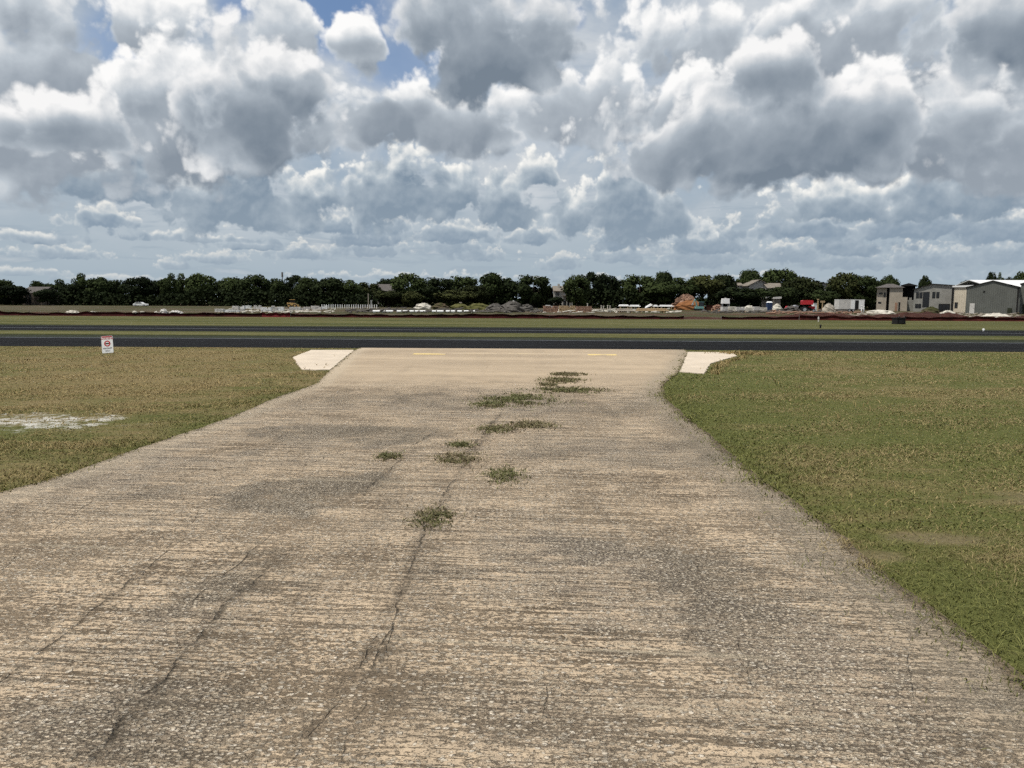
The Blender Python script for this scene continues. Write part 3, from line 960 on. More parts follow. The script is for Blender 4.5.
MB().box(-.05, .05, -.0068, -.0048, .297, .333).build('symbol_bar', M['dark'], pn)
text_mesh('AIRCRAFT', .058, (0, -.007, .165), M['dark'], pn)
text_mesh('ONLY', .052, (0, -.007, .085), M['dark'], pn)
MB().box(-.02, .02, .006, .03, -.25, .5).build('post', M['steel'], sg)

# ================================================================ trees
def crown_mesh(name, seed, shape, mt, nleaf=6000):
    r2 = np.random.default_rng(seed)
    lobes = []
    for k in range(32 if shape != 'cone' else 20):
        u = r2.normal(size=3); u /= np.linalg.norm(u)
        rad = r2.uniform(.62, 1.0) ** .5
        if shape == 'round': c = u * rad * np.array([.36, .36, .30]) + np.array([0, 0, .58]); s = r2.uniform(.13, .20)
        elif shape == 'wide': c = u * rad * np.array([.40, .40, .22]) + np.array([0, 0, .64]); s = r2.uniform(.11, .17)
        elif shape == 'tall': c = u * rad * np.array([.34, .34, .38]) + np.array([0, 0, .55]); s = r2.uniform(.11, .17)
        else:
            z = r2.uniform(.25, .95); c = np.array([u[0] * .36 * (1.02 - z), u[1] * .36 * (1.02 - z), z]); s = .05 + .11 * (1 - z)
        lobes.append((c, s))
    # low skirt so that the crown reaches down behind what stands in front
    for k in range(7):
        a = r2.uniform(0, 6.28); lobes.append((np.array([math.cos(a) * .24, math.sin(a) * .24, r2.uniform(.16, .32)]), r2.uniform(.10, .15)))
    per = nleaf // len(lobes)
    C, Nn = [], []
    for c, s in lobes:
        u = r2.normal(size=(per, 3)); u /= np.linalg.norm(u, axis=1)[:, None]
        rr_ = s * r2.uniform(.55, 1.04, (per, 1))
        C.append(c + u * rr_ * np.array([1.1, 1.1, .85])); Nn.append(u + r2.normal(0, .55, (per, 3)))
    C = np.concatenate(C); Nn = np.concatenate(Nn); Nn /= np.linalg.norm(Nn, axis=1)[:, None]
    a = np.cross(Nn, r2.normal(size=Nn.shape)); a /= np.linalg.norm(a, axis=1)[:, None]
    b_ = np.cross(Nn, a)
    sz = r2.uniform(.018, .040, (len(C), 1))
    v = np.stack([C + a * sz, C + b_ * sz * .8, C - a * sz, C - b_ * sz * .8], 1)
    f = np.arange(len(C) * 4).reshape(-1, 4)
    return npmesh(name, v.reshape(-1, 3), f, mt, 4)


def trunk_mesh(name, seed):
    r2 = random.Random(seed); mb = MB()
    mb.tube((0, 0, -.03), (0.01, 0, .28), .038, .028, 8)
    for k in range(5):
        a = k * 1.26 + r2.random(); l = r2.uniform(.16, .3)
        mb.tube((0.01, 0, .24 + .02 * k), (math.cos(a) * l, math.sin(a) * l, r2.uniform(.45, .72)), .02, .007, 6)
    mb.tube((.01, 0, .27), (.0, .02, .8), .027, .008, 6)
    me = bpy.data.meshes.new(name); me.from_pydata(mb.v, [], mb.f); me.update(); me.materials.append(M['bark'])
    return me


CR = {}
for sh in ('round', 'wide', 'tall', 'cone'):
    for k in range(3 if sh in ('round', 'wide') else 2):
        for mk in ('leaf', 'olive'):
            CR.setdefault((sh, mk), []).append(crown_mesh('crown', {'round': 1, 'wide': 2, 'tall': 3, 'cone': 4}[sh] * 50 + k * 7, sh, M[mk]))
TR = [trunk_mesh('trunk', k) for k in range(3)]


def tree(px, top, wpx, Y, shape='round', mk='leaf', label='', group='trees of the far tree line', name='broadleaf_tree'):
    t = at(px, top, Y)
    Hh = t.z / .93
    Ww = wpx / F * Y * 1.30
    e = thing(name, label, 'tree', (t.x, Y, 0), random.uniform(0, 6.28), group)
    e.scale = (Ww, Ww, Hh)
    for me, nm in ((random.choice(CR[(shape, mk)]), 'crown'), (random.choice(TR), 'trunk')):
        o = bpy.data.objects.new(nm, me); COL.objects.link(o); o.parent = e
    return e

TREES = [
    # x, top, width px, distance, shape, leaf, label
    (-6, 280, 34, 235, 'round', 'leaf', 'dark tree cut by the left edge of the picture'),
    (12, 285.5, 24, 226, 'wide', 'leaf', 'low dark tree just left of the brown house with tall windows'),
    (36, 281.5, 14, 285, 'round', 'leaf', 'small round treetop rising behind the brown house roof'),
    (46.5, 289, 17, 225, 'wide', 'leaf', 'low dark tree overlapping the right side of the brown house'),
    (56, 281, 22, 262, 'tall', 'leaf', 'dark tree in the second row right of the brown house'),
    (71, 283.5, 20, 246, 'wide', 'leaf', 'low spreading tree left of the highest crown of the left end'),
    (84, 275.5, 20, 250, 'tall', 'leaf', 'narrow tall tree, the highest of the left end of the tree line'),
    (100, 278.5, 24, 248, 'round', 'leaf', 'dense black green tree directly above the warning sign'),
    (116, 280, 20, 252, 'wide', 'leaf', 'flat topped tree right of the warning sign'),
    (139, 277.5, 26, 243, 'round', 'leaf', 'domed dark tree above the parked white car'),
    (155, 280.5, 20, 255, 'wide', 'leaf', 'low tree filling the gap right of the parked white car'),
    (168, 275.5, 18, 248, 'tall', 'leaf', 'upright tree beside the notch of sky, left of it'),
    (183, 275.8, 18, 250, 'tall', 'leaf', 'upright tree beside the notch of sky, right of it'),
    (201, 274.6, 28, 246, 'round', 'leaf', 'broad tree with the highest top left of the light mast'),
    (221, 281, 18, 262, 'wide', 'leaf', 'low tree in the dip left of the light mast'),
    (233, 278, 22, 250, 'round', 'leaf', 'round tree standing over the pale block stacks'),
    (254, 276, 26, 246, 'round', 'leaf', 'domed tree between the block stacks and the light mast'),
    (276, 278.6, 22, 250, 'wide', 'leaf', 'wide tree directly in front of the light mast'),
    (294, 276.6, 20, 255, 'tall', 'leaf', 'upright tree rising over the ochre loader'),
    (308, 278, 22, 248, 'round', 'leaf', 'tree right of the ochre loader with a ragged top'),
    (329, 278, 28, 245, 'wide', 'leaf', 'wide tree standing over the left end of the white posts'),
    (347, 280, 26, 248, 'wide', 'leaf', 'long crowned tree over the middle of the white posts'),
    (366, 282.3, 24, 256, 'wide', 'olive', 'olive green tree left of the grey roof with the white vent'),
    (386, 280, 18, 290, 'round', 'leaf', 'treetop behind the grey roof with the white vent'),
    (394, 278.6, 14, 288, 'round', 'leaf', 'small pointed treetop beside the big black dome, behind the roof'),
    (388, 290.5, 26, 225, 'wide', 'olive', 'olive tree in front of the grey roof'),
    (409, 274.8, 29, 243, 'round', 'leaf', 'big black green domed tree right of the grey roof'),
    (412, 292, 20, 222, 'round', 'olive', 'low olive tree at the foot of the big black dome'),
    (428, 282.5, 22, 250, 'wide', 'leaf', 'shoulder tree between the two dark domes'),
    (440, 278.6, 27, 240, 'round', 'leaf', 'second dark domed tree above the white limestone heap'),
    (463, 277.2, 28, 252, 'round', 'leaf', 'ragged topped tree behind the olive bushes'),
    (456, 290, 34, 222, 'wide', 'olive', 'wide olive bushy tree in front of the ragged topped tree'),
    (473, 286, 26, 232, 'round', 'olive', 'olive tree in front and to the right of the ragged topped tree'),
    (491, 273.6, 24, 240, 'round', 'leaf', 'tall tree with a high left top behind the dark gravel heap'),
    (505, 279.5, 26, 242, 'round', 'leaf', 'tree stepping down on the right of the tall high topped one'),
    (534, 276.3, 31, 238, 'round', 'leaf', 'largest single round tree left of the white house'),
    (546, 287, 11, 250, 'wide', 'leaf', 'low tree against the left wall of the white house'),
    (577, 276.3, 23, 223, 'round', 'leaf', 'tree hiding the right end of the white house'),
    (556, 296.8, 13, 221, 'wide', 'leaf', 'dark bush hiding the foot of the white house'),
    (594, 274, 24, 243, 'tall', 'leaf', 'tall tree with a knobbed top right of the white house'),
    (606, 274.8, 22, 246, 'round', 'leaf', 'round tree over the thin pale posts'),
    (621, 280, 24, 250, 'wide', 'leaf', 'low tree in the dip over the white pipes'),
    (640, 276, 30, 245, 'round', 'leaf', 'domed tree left of the knob topped tree'),
    (664, 272.4, 17, 262, 'round', 'leaf', 'small round knob top standing highest over the orange heap'),
    (660, 282, 30, 240, 'wide', 'leaf', 'dark tree at the foot of the knob topped one'),
    (682, 277.6, 30, 242, 'wide', 'leaf', 'wide tree behind the orange heap'),
    (703, 275, 34, 244, 'wide', 'olive', 'broad olive tinted crown behind the teal machine'),
    (724, 275.3, 22, 262, 'round', 'leaf', 'treetop left of the tan roofs on the rise'),
    (736, 287, 34, 225, 'wide', 'leaf', 'low dark tree in front of the tan roofs'),
    (751, 270.6, 22, 275, 'round', 'leaf', 'high domed tree behind the peak of the tan roof'),
    (779, 270.2, 32, 275, 'round', 'leaf', 'widest high dome of the right half behind the tan roof'),
    (762, 289, 30, 228, 'round', 'leaf', 'dark tree hiding the middle of the tan roof'),
    (803, 278.4, 34, 245, 'round', 'olive', 'olive tree behind the red machine'),
    (785, 287, 26, 235, 'round', 'leaf', 'dark tree behind the pale sheds'),
    (827, 282.8, 18, 280, 'wide', 'leaf', 'small treetop over the small tan roof end'),
    (823, 290, 26, 232, 'wide', 'leaf', 'dark low tree left of the white trailer'),
    (847, 274.4, 28, 238, 'round', 'olive', 'bushy olive tree standing over the white trailer'),
    (862, 276.2, 26, 235, 'round', 'leaf', 'bushy dark tree left of the two storey tan building'),
    (876, 281, 18, 245, 'wide', 'leaf', 'low tree touching the left wall of the tan building'),
    (889, 276.8, 17, 265, 'round', 'leaf', 'round treetop behind the hipped roof of the tan building'),
    (925.5, 277.2, 10, 262, 'round', 'leaf', 'small round treetop over the windowed grey building'),
    (969, 280.6, 14, 270, 'wide', 'leaf', 'flat distant treetop over the beige wall'),
    (992.5, 273.8, 10, 250, 'round', 'leaf', 'pointed treetop behind the ridge of the big grey hangar'),
    (1001, 275.2, 8, 255, 'tall', 'leaf', 'thin treetop right of the pointed one behind the hangar'),
    (1010, 277.5, 9, 258, 'wide', 'leaf', 'lowest thin treetop behind the white metal roof'),
    (1024, 273.4, 16, 245, 'round', 'leaf', 'treetop cut by the right edge of the picture'),
]
for t in TREES: tree(*t)

# scrub below the crowns: one continuous belt
n = 38000
xs = rng.uniform(-175, 150, n); ys = rng.uniform(236, 262, n)
hmax = 4.6 + 1.3 * smooth_noise(xs, ys * 0, .12, 3)
zs = rng.uniform(0, 1, n) * hmax
C = np.stack([xs, ys, zs], 1)
Nn = rng.normal(size=(n, 3)); Nn /= np.linalg.norm(Nn, axis=1)[:, None]
a = np.cross(Nn, rng.normal(size=(n, 3))); a /= np.linalg.norm(a, axis=1)[:, None]; b_ = np.cross(Nn, a)
sz = rng.uniform(.25, .55, (n, 1))
v = np.stack([C + a * sz, C + b_ * sz, C - a * sz, C - b_ * sz], 1).reshape(-1, 3)
me = npmesh('undergrowth', v, np.arange(n * 4).reshape(-1, 4), M['scrub'], 4)
o = bpy.data.objects.new('undergrowth', me); COL.objects.link(o)
tag(o, 'dark scrub filling the foot of the far tree line', 'undergrowth', kind='stuff')

# ================================================================ buildings
def face(px0, px1, Y, base=310):
    """front centre, width and turn of a wall that faces the viewer's road"""
    pc = (px0 + px1) / 2
    c = at(pc, base, Y); az = math.atan2(c.x, c.y)
    w = (px1 - px0) * Y * math.cos(az) / F
    return Vector((c.x, Y, 0)), w, -az


def hz(px, py, Y): return at(px, py, Y).z


def window(par, x, z, w, h, y=-.03, name='window', mt='glass', fr='dark'):
    f = MB().box(x - w / 2 - .06, x + w / 2 + .06, y - .01, y + .06, z - .06, z + h + .06).build(name, M[fr], par)
    MB().box(x - w / 2, x + w / 2, y - .03, y - .015, z, z + h).build('pane', M[mt], f)
    return f


def gable(par, w, d, ze, zr, mt, over=.25, xr=0.0, th=.12, name='roof', y0=0.0):
    """roof with its ridge running away from the viewer"""
    xl, xh = -w / 2 - over, w / 2 + over
    sl = (zr - ze) / (w / 2)
    pts = [(xl, ze - over * sl), (xr, zr), (xh, ze - over * sl), (xh, ze - over * sl + th), (xr, zr + th), (xl, ze - over * sl + th)]
    return MB().prism(pts, y0 - over, y0 + d + over).build(name, M[mt], par)


# big grey hangar
Y = 150; loc, w, rz = face(965, 1017, Y)
t = thing('metal_hangar', 'big plain grey green gable hangar with one white door, right of the beige wall', 'hangar', loc, rz)
ze, zr = hz(965, 287.2, Y), hz(990, 281, Y)
wall = MB().prism([(-w / 2, -.2), (w / 2, -.2), (w / 2, ze), (0, zr), (-w / 2, ze)], 0, 16).build('wall', M['hangar'], t)
rb = MB()
for i in range(24):
    x = -w / 2 + (i + .5) * w / 24
    rb.box(x - .025, x + .025, -.035, -.002, .1, ze - .05 + (zr - ze) * (1 - abs(x) / (w / 2)))
rb.build('cladding_rib', M['hangar'], wall)
gable(t, w, 16, ze + .01, zr + .01, 'dark', .22)
dx = (972 - 991) / F * Y * .86
dr = MB().box(dx - .42, dx + .42, -.06, -.038, .02, 2.0).build('door', M['offwhite'], t)
MB().box(dx + .28, dx + .36, -.10, -.062, .95, 1.05).build('handle', M['dark'], dr)
vx = (983 - 991) / F * Y * .86
MB().box(vx - .15, vx + .15, -.07, -.038, 4.1, 4.45).build('vent', M['dark'], t)
MB().box(w / 2 - .25, w / 2 + .02, -.06, -.036, .05, ze - .1).build('downpipe', M['dark'], t)
for xx in (w / 2 - 1.3,):
    MB().box(xx - .35, xx + .35, -.5, -.06, 0, 1.15).build('utility_box', M['oldasphalt'], t)

# white roofed building behind it
Y = 186; loc, w, rz = face(986, 1046, Y)
t = thing('white_roofed_hangar', 'long low building with a bright white metal roof behind the big grey hangar', 'hangar', loc, 0)
ze, zr = hz(1016, 287.5, Y), hz(1000, 280.6, Y + 9)
MB().box(-w / 2, w / 2 + 6, .3, 18, -.2, ze).build('wall', M['hangar'], t)
MB().add([(-w / 2 - .4, -.3, ze), (w / 2 + 6, -.3, ze), (w / 2 + 6, 9, zr), (-w / 2 - .4, 9, zr), (w / 2 + 6, 18.4, ze), (-w / 2 - .4, 18.4, ze),
          (-w / 2 - .4, -.3, ze + .14), (w / 2 + 6, -.3, ze + .14), (w / 2 + 6, 9, zr + .14), (-w / 2 - .4, 9, zr + .14), (w / 2 + 6, 18.4, ze + .14), (-w / 2 - .4, 18.4, ze + .14)],
         [(3, 2, 1, 0), (5, 4, 2, 3), (6, 7, 8, 9), (9, 8, 10, 11), (0, 1, 7, 6), (4, 5, 11, 10), (0, 6, 9, 3), (3, 9, 11, 5), (1, 2, 8, 7), (2, 4, 10, 8)]).build('roof', M['whiteroof'], t)

# hangar cut by the picture edge
Y = 147; loc, w, rz = face(1019, 1072, Y)
t = thing('metal_hangar', 'grey hangar cut off by the right edge of the picture, dark bins at its door', 'hangar', loc, rz)
ze, zr = hz(1019, 283.6, Y), hz(1045, 277, Y)
wall = MB().prism([(-w / 2, -.2), (w / 2, -.2), (w / 2, ze), (0, zr), (-w / 2, ze)], 0, 16).build('wall', M['hangar'], t)
gable(t, w, 16, ze + .01, zr + .01, 'dark', .22)
dr = MB().box(-w / 2 + .5, -w / 2 + 3.2, -.06, -.01, 0, 1.9).build('door', M['oldasphalt'], t)

# windowed grey building
Y = 185; loc, w, rz = face(913, 951.5, Y)
t = thing('two_storey_building', 'grey two storey building with tall dark windows and a wide roller door', 'building', loc, rz)
zl, zp, zrr = hz(913, 289, Y), hz(931, 284, Y), hz(951, 285.6, Y)
xp = (931 - 932.2) / 38.5 * w
MB().prism([(-w / 2, -.2), (w / 2, -.2), (w / 2, zrr), (xp, zp), (-w / 2, zl)], 0, 14).build('wall', M['stucco'], t)
MB().prism([(-w / 2 - .4, zl - .1), (xp, zp + .02), (w / 2 + .3, zrr), (w / 2 + .3, zrr + .08), (xp, zp + .10), (-w / 2 - .4, zl + .0)], -.4, 14.3).build('roof', M['dark'], t)
def wx(px): return (px - 932.25) / 38.5 * w
for (a, b, y0, y1) in ((915.4, 917.8, 298, 292.4), (918.8, 921.2, 298, 292.4), (931.6, 934.0, 297.9, 292.2), (935.6, 938.0, 297.8, 292.2), (915.0, 917.4, 308, 304.2), (918.2, 920.6, 308, 304.2)):
    window(t, wx((a + b) / 2), hz(930, y0, Y), (b - a) / 38.5 * w, hz(930, y1, Y) - hz(930, y0, Y))
window(t, wx(925.3), hz(930, 307, Y), 6.0 / 38.5 * w, hz(930, 292.2, Y) - hz(930, 307, Y), name='stair_window')
fr = MB().box(wx(938.2), wx(949.3), -.10, -.01, 0, hz(940, 303.8, Y)).build('roller_door', M['dark'], t)
sl = MB()
for i in range(3): MB().box(wx(939 + i * 3.5), wx(941.8 + i * 3.5), -.12, -.102, .4, hz(940, 304.6, Y)).build('pane', M['glass'], fr)

# beige clad building between
Y = 176; loc, w, rz = face(953, 966.5, Y)
t = thing('beige_building', 'narrow beige metal wall between the windowed building and the big grey hangar', 'building', loc, rz - .10)
ze = hz(958, 287.2, Y)
wall = MB().box(-w / 2, w / 2 + 2.5, 0, 12, -.2, ze).build('wall', M['beige'], t)
rb = MB()
for i in range(12):
    x = -w / 2 + .2 + i * .45
    rb.box(x - .03, x + .03, -.03, -.002, .1, ze - .05)
rb.build('cladding_rib', M['beige'], wall)
MB().prism([(-w / 2 - .4, ze), (w / 2 + 3.5, ze), (w / 2 + 3.5, ze + .55), (-w / 2 - .4, ze + .35)], -.3, 12.3).build('roof', M['whiteroof'], t)
MB().box(-w / 2 - .45, -w / 2 - .05, -.2, .1, 0, ze - .02).build('downpipe', M['dark'], t)
window(t, -w / 2 + .55, 1.0, .5, 1.2)

# tan two storey building with hipped roof
Y = 200; loc, w, rz = face(876, 901.5, Y)
t = thing('tan_building', 'tan two storey building with hipped grey roof and a dark slot in its front', 'building', loc, rz)
ze, zr = hz(888, 287.6, Y), hz(888, 283.4, Y)
def wx(px): return (px - 888.75) / 25.5 * w
MB().box(wx(876), wx(885.8), 0, 9, -.2, ze).build('wall', M['tan'], t)
MB().box(wx(888.6), wx(901.5), -.5, 9, -.2, ze).build('wall', M['tan'], t)
MB().box(wx(885.8), wx(888.6), 1.0, 8.9, -.2, ze - .05).build('recess_wall', M['dark'], t)
o = .5
MB().add([(-w / 2 - o, -o - .5, ze), (w / 2 + o, -o - .5, ze), (w / 2 + o, 9 + o, ze), (-w / 2 - o, 9 + o, ze), (-w / 2 + 2.3, 4, zr), (w / 2 - 2.3, 4, zr)],
         [(3, 2, 1, 0), (0, 1, 5, 4), (1, 2, 5), (2, 3, 4, 5), (3, 0, 4)]).build('roof', M['shingle'], t)
for (a, b, y0, y1) in ((878.2, 881.4, 294.0, 292.8), (883.2, 884.6, 297, 292.8), (878, 880.6, 303.4, 302.0)):
    window(t, wx((a + b) / 2), hz(880, y0, Y), (b - a) / 25.5 * w, hz(880, y1, Y) - hz(880, y0, Y))
for (a, b, y0, y1) in ((894.6, 897, 309, 302.6), (898, 899.6, 309, 302.2)):
    f = MB().box(wx(a), wx(b), -.58, -.51, .02, hz(895, y1, Y)).build('door', M['brick'] if a < 896 else M['dark'], t)
MB().box(wx(901.5), wx(906.5), -.6, 2, -.1, hz(903, 297.2, Y)).build('porch_wall', M['tan'], t)

# dark open shed
Y = 205; loc, w, rz = face(901, 914, Y)
t = thing('open_shed', 'black open fronted shed with a white upright panel and grey lower wall', 'shed', loc, rz)
def wx(px): return (px - 907.5) / 13 * w
ze = hz(907, 286, Y)
MB().box(-w / 2, w / 2, 3.2, 8, -.2, ze).build('back_wall', M['dark'], t)
MB().box(wx(901), wx(902), 0, 3.2, 0, ze).build('side_wall', M['dark'], t)
MB().box(wx(904.0), wx(906.4), -.9, -.7, 0, hz(905, 297.4, Y)).build('panel', M['white'], t)
MB().box(wx(906.6), wx(914), -.35, .2, -.1, hz(910, 300, Y)).build('lower_wall', M['stucco'], t)
MB().box(wx(908.5), wx(911), .4, 1.0, 0, hz(910, 297.6, Y)).build('crate', M['stucco'], t)
MB().prism([(-w / 2 - .4, ze), (w / 2 + .5, ze), (w / 2 + .5, ze + .15), (0, ze + .75), (-w / 2 - .4, ze + .2)], -.6, 8.3).build('roof', M['dark'], t)

# houses among the trees
def house(px0, px1, Y, eave, ridge, wallm, roofm, label, name='house', d=9, ridge_x=True, ov=.4):
    loc, w, rz = face(px0, px1, Y, 304)
    t = thing(name, label, 'house', loc, 0)
    pc = (px0 + px1) / 2
    ze = hz(pc, eave, Y); zr = hz(pc, ridge, Y + (d / 2 if ridge_x else 0))
    if ridge_x:
        MB().box(-w / 2 + ov, w / 2 - ov, .2, d, -.1, ze).build('wall', M[wallm], t)
        vs = []
        for zz in (0, .16):
            vs += [(-w / 2, -.3, ze + zz), (w / 2, -.3, ze + zz), (w / 2, d / 2, zr + zz), (-w / 2, d / 2, zr + zz), (w / 2, d + .3, ze + zz), (-w / 2, d + .3, ze + zz)]
        rf = MB().add(vs, [(3, 2, 1, 0), (5, 4, 2, 3), (6, 7, 8, 9), (9, 8, 10, 11), (0, 1, 7, 6), (4, 5, 11, 10), (0, 6, 9, 3), (3, 9, 11, 5), (1, 2, 8, 7), (2, 4, 10, 8)]).build('roof', M[roofm], t)
        # gable ends
        MB().add([(-w / 2 + ov, .2, ze), (-w / 2 + ov, d, ze), (-w / 2 + ov, d / 2, zr - .06), (w / 2 - ov, .2, ze), (w / 2 - ov, d, ze), (w / 2 - ov, d / 2, zr - .06)],
                 [(0, 2, 1), (3, 4, 5)]).build('gable_wall', M[wallm], t)
    else:
        MB().prism([(-w / 2, -.1), (w / 2, -.1), (w / 2, ze), (0, zr), (-w / 2, ze)], 0, d).build('wall', M[wallm], t)
        rf = gable(t, w, d, ze + .01, zr + .01, roofm, ov)
    return t, w, rf

t, w, rf = house(19, 45, 232, 293.2, 287.2, 'house', 'shingle', 'brown brick house with tall dark windows at the left end of the trees')
def wx(px): return (px - 32) / 26 * w
fb_ = MB().box(wx(25), wx(36.5), -.9, .2, -.1, hz(30, 293.6, 232)).build('front_bay', M['house'], t)
for a, b, y1 in ((27.6, 29.4, 294.6), (30.9, 33.4, 294.2)):
    f = window(t, wx((a + b) / 2), hz(30, 303.4, 232), (b - a) / 26 * w, hz(30, y1, 232) - hz(30, 303.4, 232), y=-.96, fr='house')

t, w, rf = house(368, 402, 268, 291.5, 284.6, 'paleh', 'shingle', 'house showing only its dark grey roof with a white vent between olive trees')
x = (374.2 - 385) / 34 * w
MB().tube((x, 2, hz(374, 289, 268)), (x, 2, hz(374, 285.2, 268)), .22, .22, 10).build('vent_pipe', M['white'], rf)

t, w, rf = house(553, 573, 230, 291.4, 286.5, 'paleh', 'tanshingle', 'white walled house with a pale chimney between the two big trees')
def wx(px): return (px - 563) / 22 * w
MB().box(wx(557.4), wx(559.9), 2.2, 3.0, hz(558, 290, 230), hz(558, 283.6, 230)).build('chimney', M['paleh'], rf)
pf = MB().box(wx(561.5), wx(573), -2.6, .1, hz(566, 296.3, 230), hz(566, 295.4, 230)).build('porch_roof', M['tanshingle'], t)
for x in (562.2, 566.5, 570, 572.4): MB().box(wx(x) - .12, wx(x) + .12, -2.4, -2.15, 0, hz(566, 296.3, 230)).build('porch_post', M['paleh'], t)
for x in (564.2, 568.2): window(t, wx(x), .9, .9, 1.3, y=.15)
window(t, wx(557), hz(557, 295.4, 230), .9, .9, y=.15)

t, w, rf = house(722, 744, 268, 285.8, 283.2, 'paleh', 'tanshingle', 'low house with a long tan roof left of the high domed tree')
t, w, rf = house(748, 769, 262, 285.2, 279.9, 'paleh', 'tanshingle', 'tan gabled house whose roof peak rises against the two high domes', ridge_x=False, ov=.6)
t, w, rf = house(766, 784, 258, 288.4, 283.6, 'paleh', 'tanshingle', 'pale house wing with a sloping tan roof right of the gabled peak')
t, w, rf = house(816, 828, 262, 285.6, 282.4, 'paleh', 'tanshingle', 'small tan roof between the olive tree and the trailer tree', ridge_x=False)
for (a, b, y0, Yd, lab) in ((760.5, 768.5, 296.6, 224, 'pale flat roofed shed left of the two below the tan house'), (772.6, 781, 296.9, 222, 'pale flat roofed shed right of the two below the tan house')):
    loc, w, rz = face(a, b, Yd)
    t = thing('garden_shed', lab, 'shed', loc, 0)
    MB().box(-w / 2 + .15, w / 2 - .15, 0, 2, -.1, hz(a, y0 + 2, Yd)).build('wall', M['greywood'], t)
    MB().prism([(-w / 2, hz(a, y0 + 2, Yd)), (w / 2, hz(a, y0 + 1.6, Yd)), (w / 2, hz(a, y0 - .2, Yd)), (-w / 2, hz(a, y0 + .4, Yd))], -.3, 2.2).build('roof', M['offwhite'], t)

# light mast beyond the trees
c = at(283, 304, 300)
t = thing('light_mast', 'thin dark mast with a thicker head rising above the trees', 'mast', (c.x, 300, 0))
MB().tube((0, 0, 0), (0, 0, hz(283, 277, 300)), .24, .15, 10).build('pole', M['greywood'], t)
MB().tube((0, 0, hz(283, 277, 300)), (0, 0, hz(283, 272.2, 300)), .36, .34, 10).build('head', M['greywood'], t)

# ================================================================ building site
def wheel(par, x, y, z, r, w_, hub='steel'):
    """axis along y"""
    o = MB().tube((x, y - w_ / 2, z), (x, y + w_ / 2, z), r, r, 18).build('wheel', M['black'], par)
    MB().tube((x, y - w_ / 2 - .012, z), (x, y + w_ / 2 + .012, z), r * .55, r * .55, 14).build('rim', M[hub], o)
    return o


def car(label, loc, rz, paint, L=3.9, H=1.3, name='parked_car'):
    t = thing(name, label, 'car', loc, rz)
    s, h = L / 4.3, H / 1.45
    W = .82
    pts = [(-2.15, .32), (2.15, .32), (2.15, .72), (1.95, .86), (.95, .95), (.35, 1.42), (-1.15, 1.45), (-1.95, 1.0), (-2.15, .92)]
    MB().prism([(x * s, z * h) for x, z in pts], -W, W).build('body', M[paint], t)
    for sg_ in (-1, 1):
        y = sg_ * (W + .004)
        MB().add([(x * s, y, z * h) for x, z in ((-1.6, 1.0), (.72, 1.0), (.25, 1.35), (-1.08, 1.37))], [(0, 1, 2, 3)]).build('side_window', M['glass'], t)
        for x in (-1.35, 1.35): wheel(t, x * s, sg_ * (W - .08), .32 * h, .32 * h, .2)
        MB().box(2.1 * s, 2.165 * s, sg_ * .62 - .16, sg_ * .62 + .16, .62 * h, .74 * h).build('headlight', M['steel'], t)
    return t

c = gp(141, 306.4)
car('white car parked in front of the trees on the left', (c.x, c.y, 0), 0.06, 'white', 13.0 / F * c.y, 4.2 / F * c.y)
c = gp(872, 309.6)
car('dark red car parked beside the tan building', (c.x, min(c.y, 190), 0), .2, 'redpaint', 2.6, 1.2)

# heaps
def heap(px0, px1, top, base, mt, label, name, cat='heap', seed=0, group=None, rough=.18, Y=None, stones=None):
    pc = (px0 + px1) / 2
    b = gp(pc, base)
    if Y: b = at(pc, base, Y); b.z = 0
    t_ = at(pc, top, b.y)
    w_ = (px1 - px0) / F * b.y
    mb = MB().lump((0, 0, 0), w_ / 2, max(.5, w_ * .4), t_.z, seed, 16, 8, rough)
    if stones:
        rr_ = random.Random(seed + 5)
        for k in range(stones):
            a = rr_.uniform(0, 6.28); r_ = rr_.uniform(.1, .95)
            s_ = rr_.uniform(.05, .12) * max(t_.z, .5) + .04
            mb.lump((math.cos(a) * r_ * w_ / 2, math.sin(a) * r_ * w_ * .4, t_.z * math.sqrt(max(0, 1 - r_ * r_)) - s_ * .3), s_ * 1.5, s_ * 1.2, s_, k + seed, 6, 4, .35, False)
    o = mb.build(name, M[mt]); o.location = (b.x, b.y, 0)
    tag(o, label, cat, group)
    return o

g_ = 'pale stone heaps along the netting'
for i, (a, b, top, lab) in enumerate(((66, 79, 310.6, 'longest low pale stone heap, farthest left along the netting'), (89, 97, 311.4, 'flat pale stone heap right of the longest one'),
        (132.5, 137, 311.2, 'small pale stone heap below the white car'), (139.5, 145, 311.6, 'thin pale stone heap right of the one below the white car'), (155, 158, 311.4, 'tiny pale stone heap left of the tallest one'),
        (160, 168, 309.4, 'tallest pale stone heap of those left of the block stacks'), (169.5, 182, 310.6, 'long ragged pale stone heap right of the tallest one'))):
    heap(a, b, top, 313.4, 'limestone' if i not in (5, 6) else 'offwhite', lab, 'stone_heap', seed=i, group=g_, rough=.3, stones=10)
heap(414.5, 432, 303.4, 309.0, 'limestone', 'white limestone heap below the second dark dome', 'limestone_heap', seed=21, stones=20)
heap(431, 449, 303.2, 309.6, 'field', 'grassy spoil heap right of the white limestone heap', 'spoil_heap', seed=22)
heap(449, 470, 304.0, 309.6, 'verge', 'wide flat grassy spoil heap under the olive bushes', 'spoil_heap', seed=24)
heap(466, 492, 303.6, 310, 'verge', 'grassy spoil heap left of the dark gravel', 'spoil_heap', seed=26)
heap(486, 504, 303.8, 311.5, 'gravel', 'smaller brown grey heap on the left of the dark gravel heap', 'gravel_heap', seed=23, stones=10)
heap(500, 524, 301.6, 312.2, 'gravel', 'large dark gravel heap in front of the high topped tree', 'gravel_heap', seed=27, stones=16)
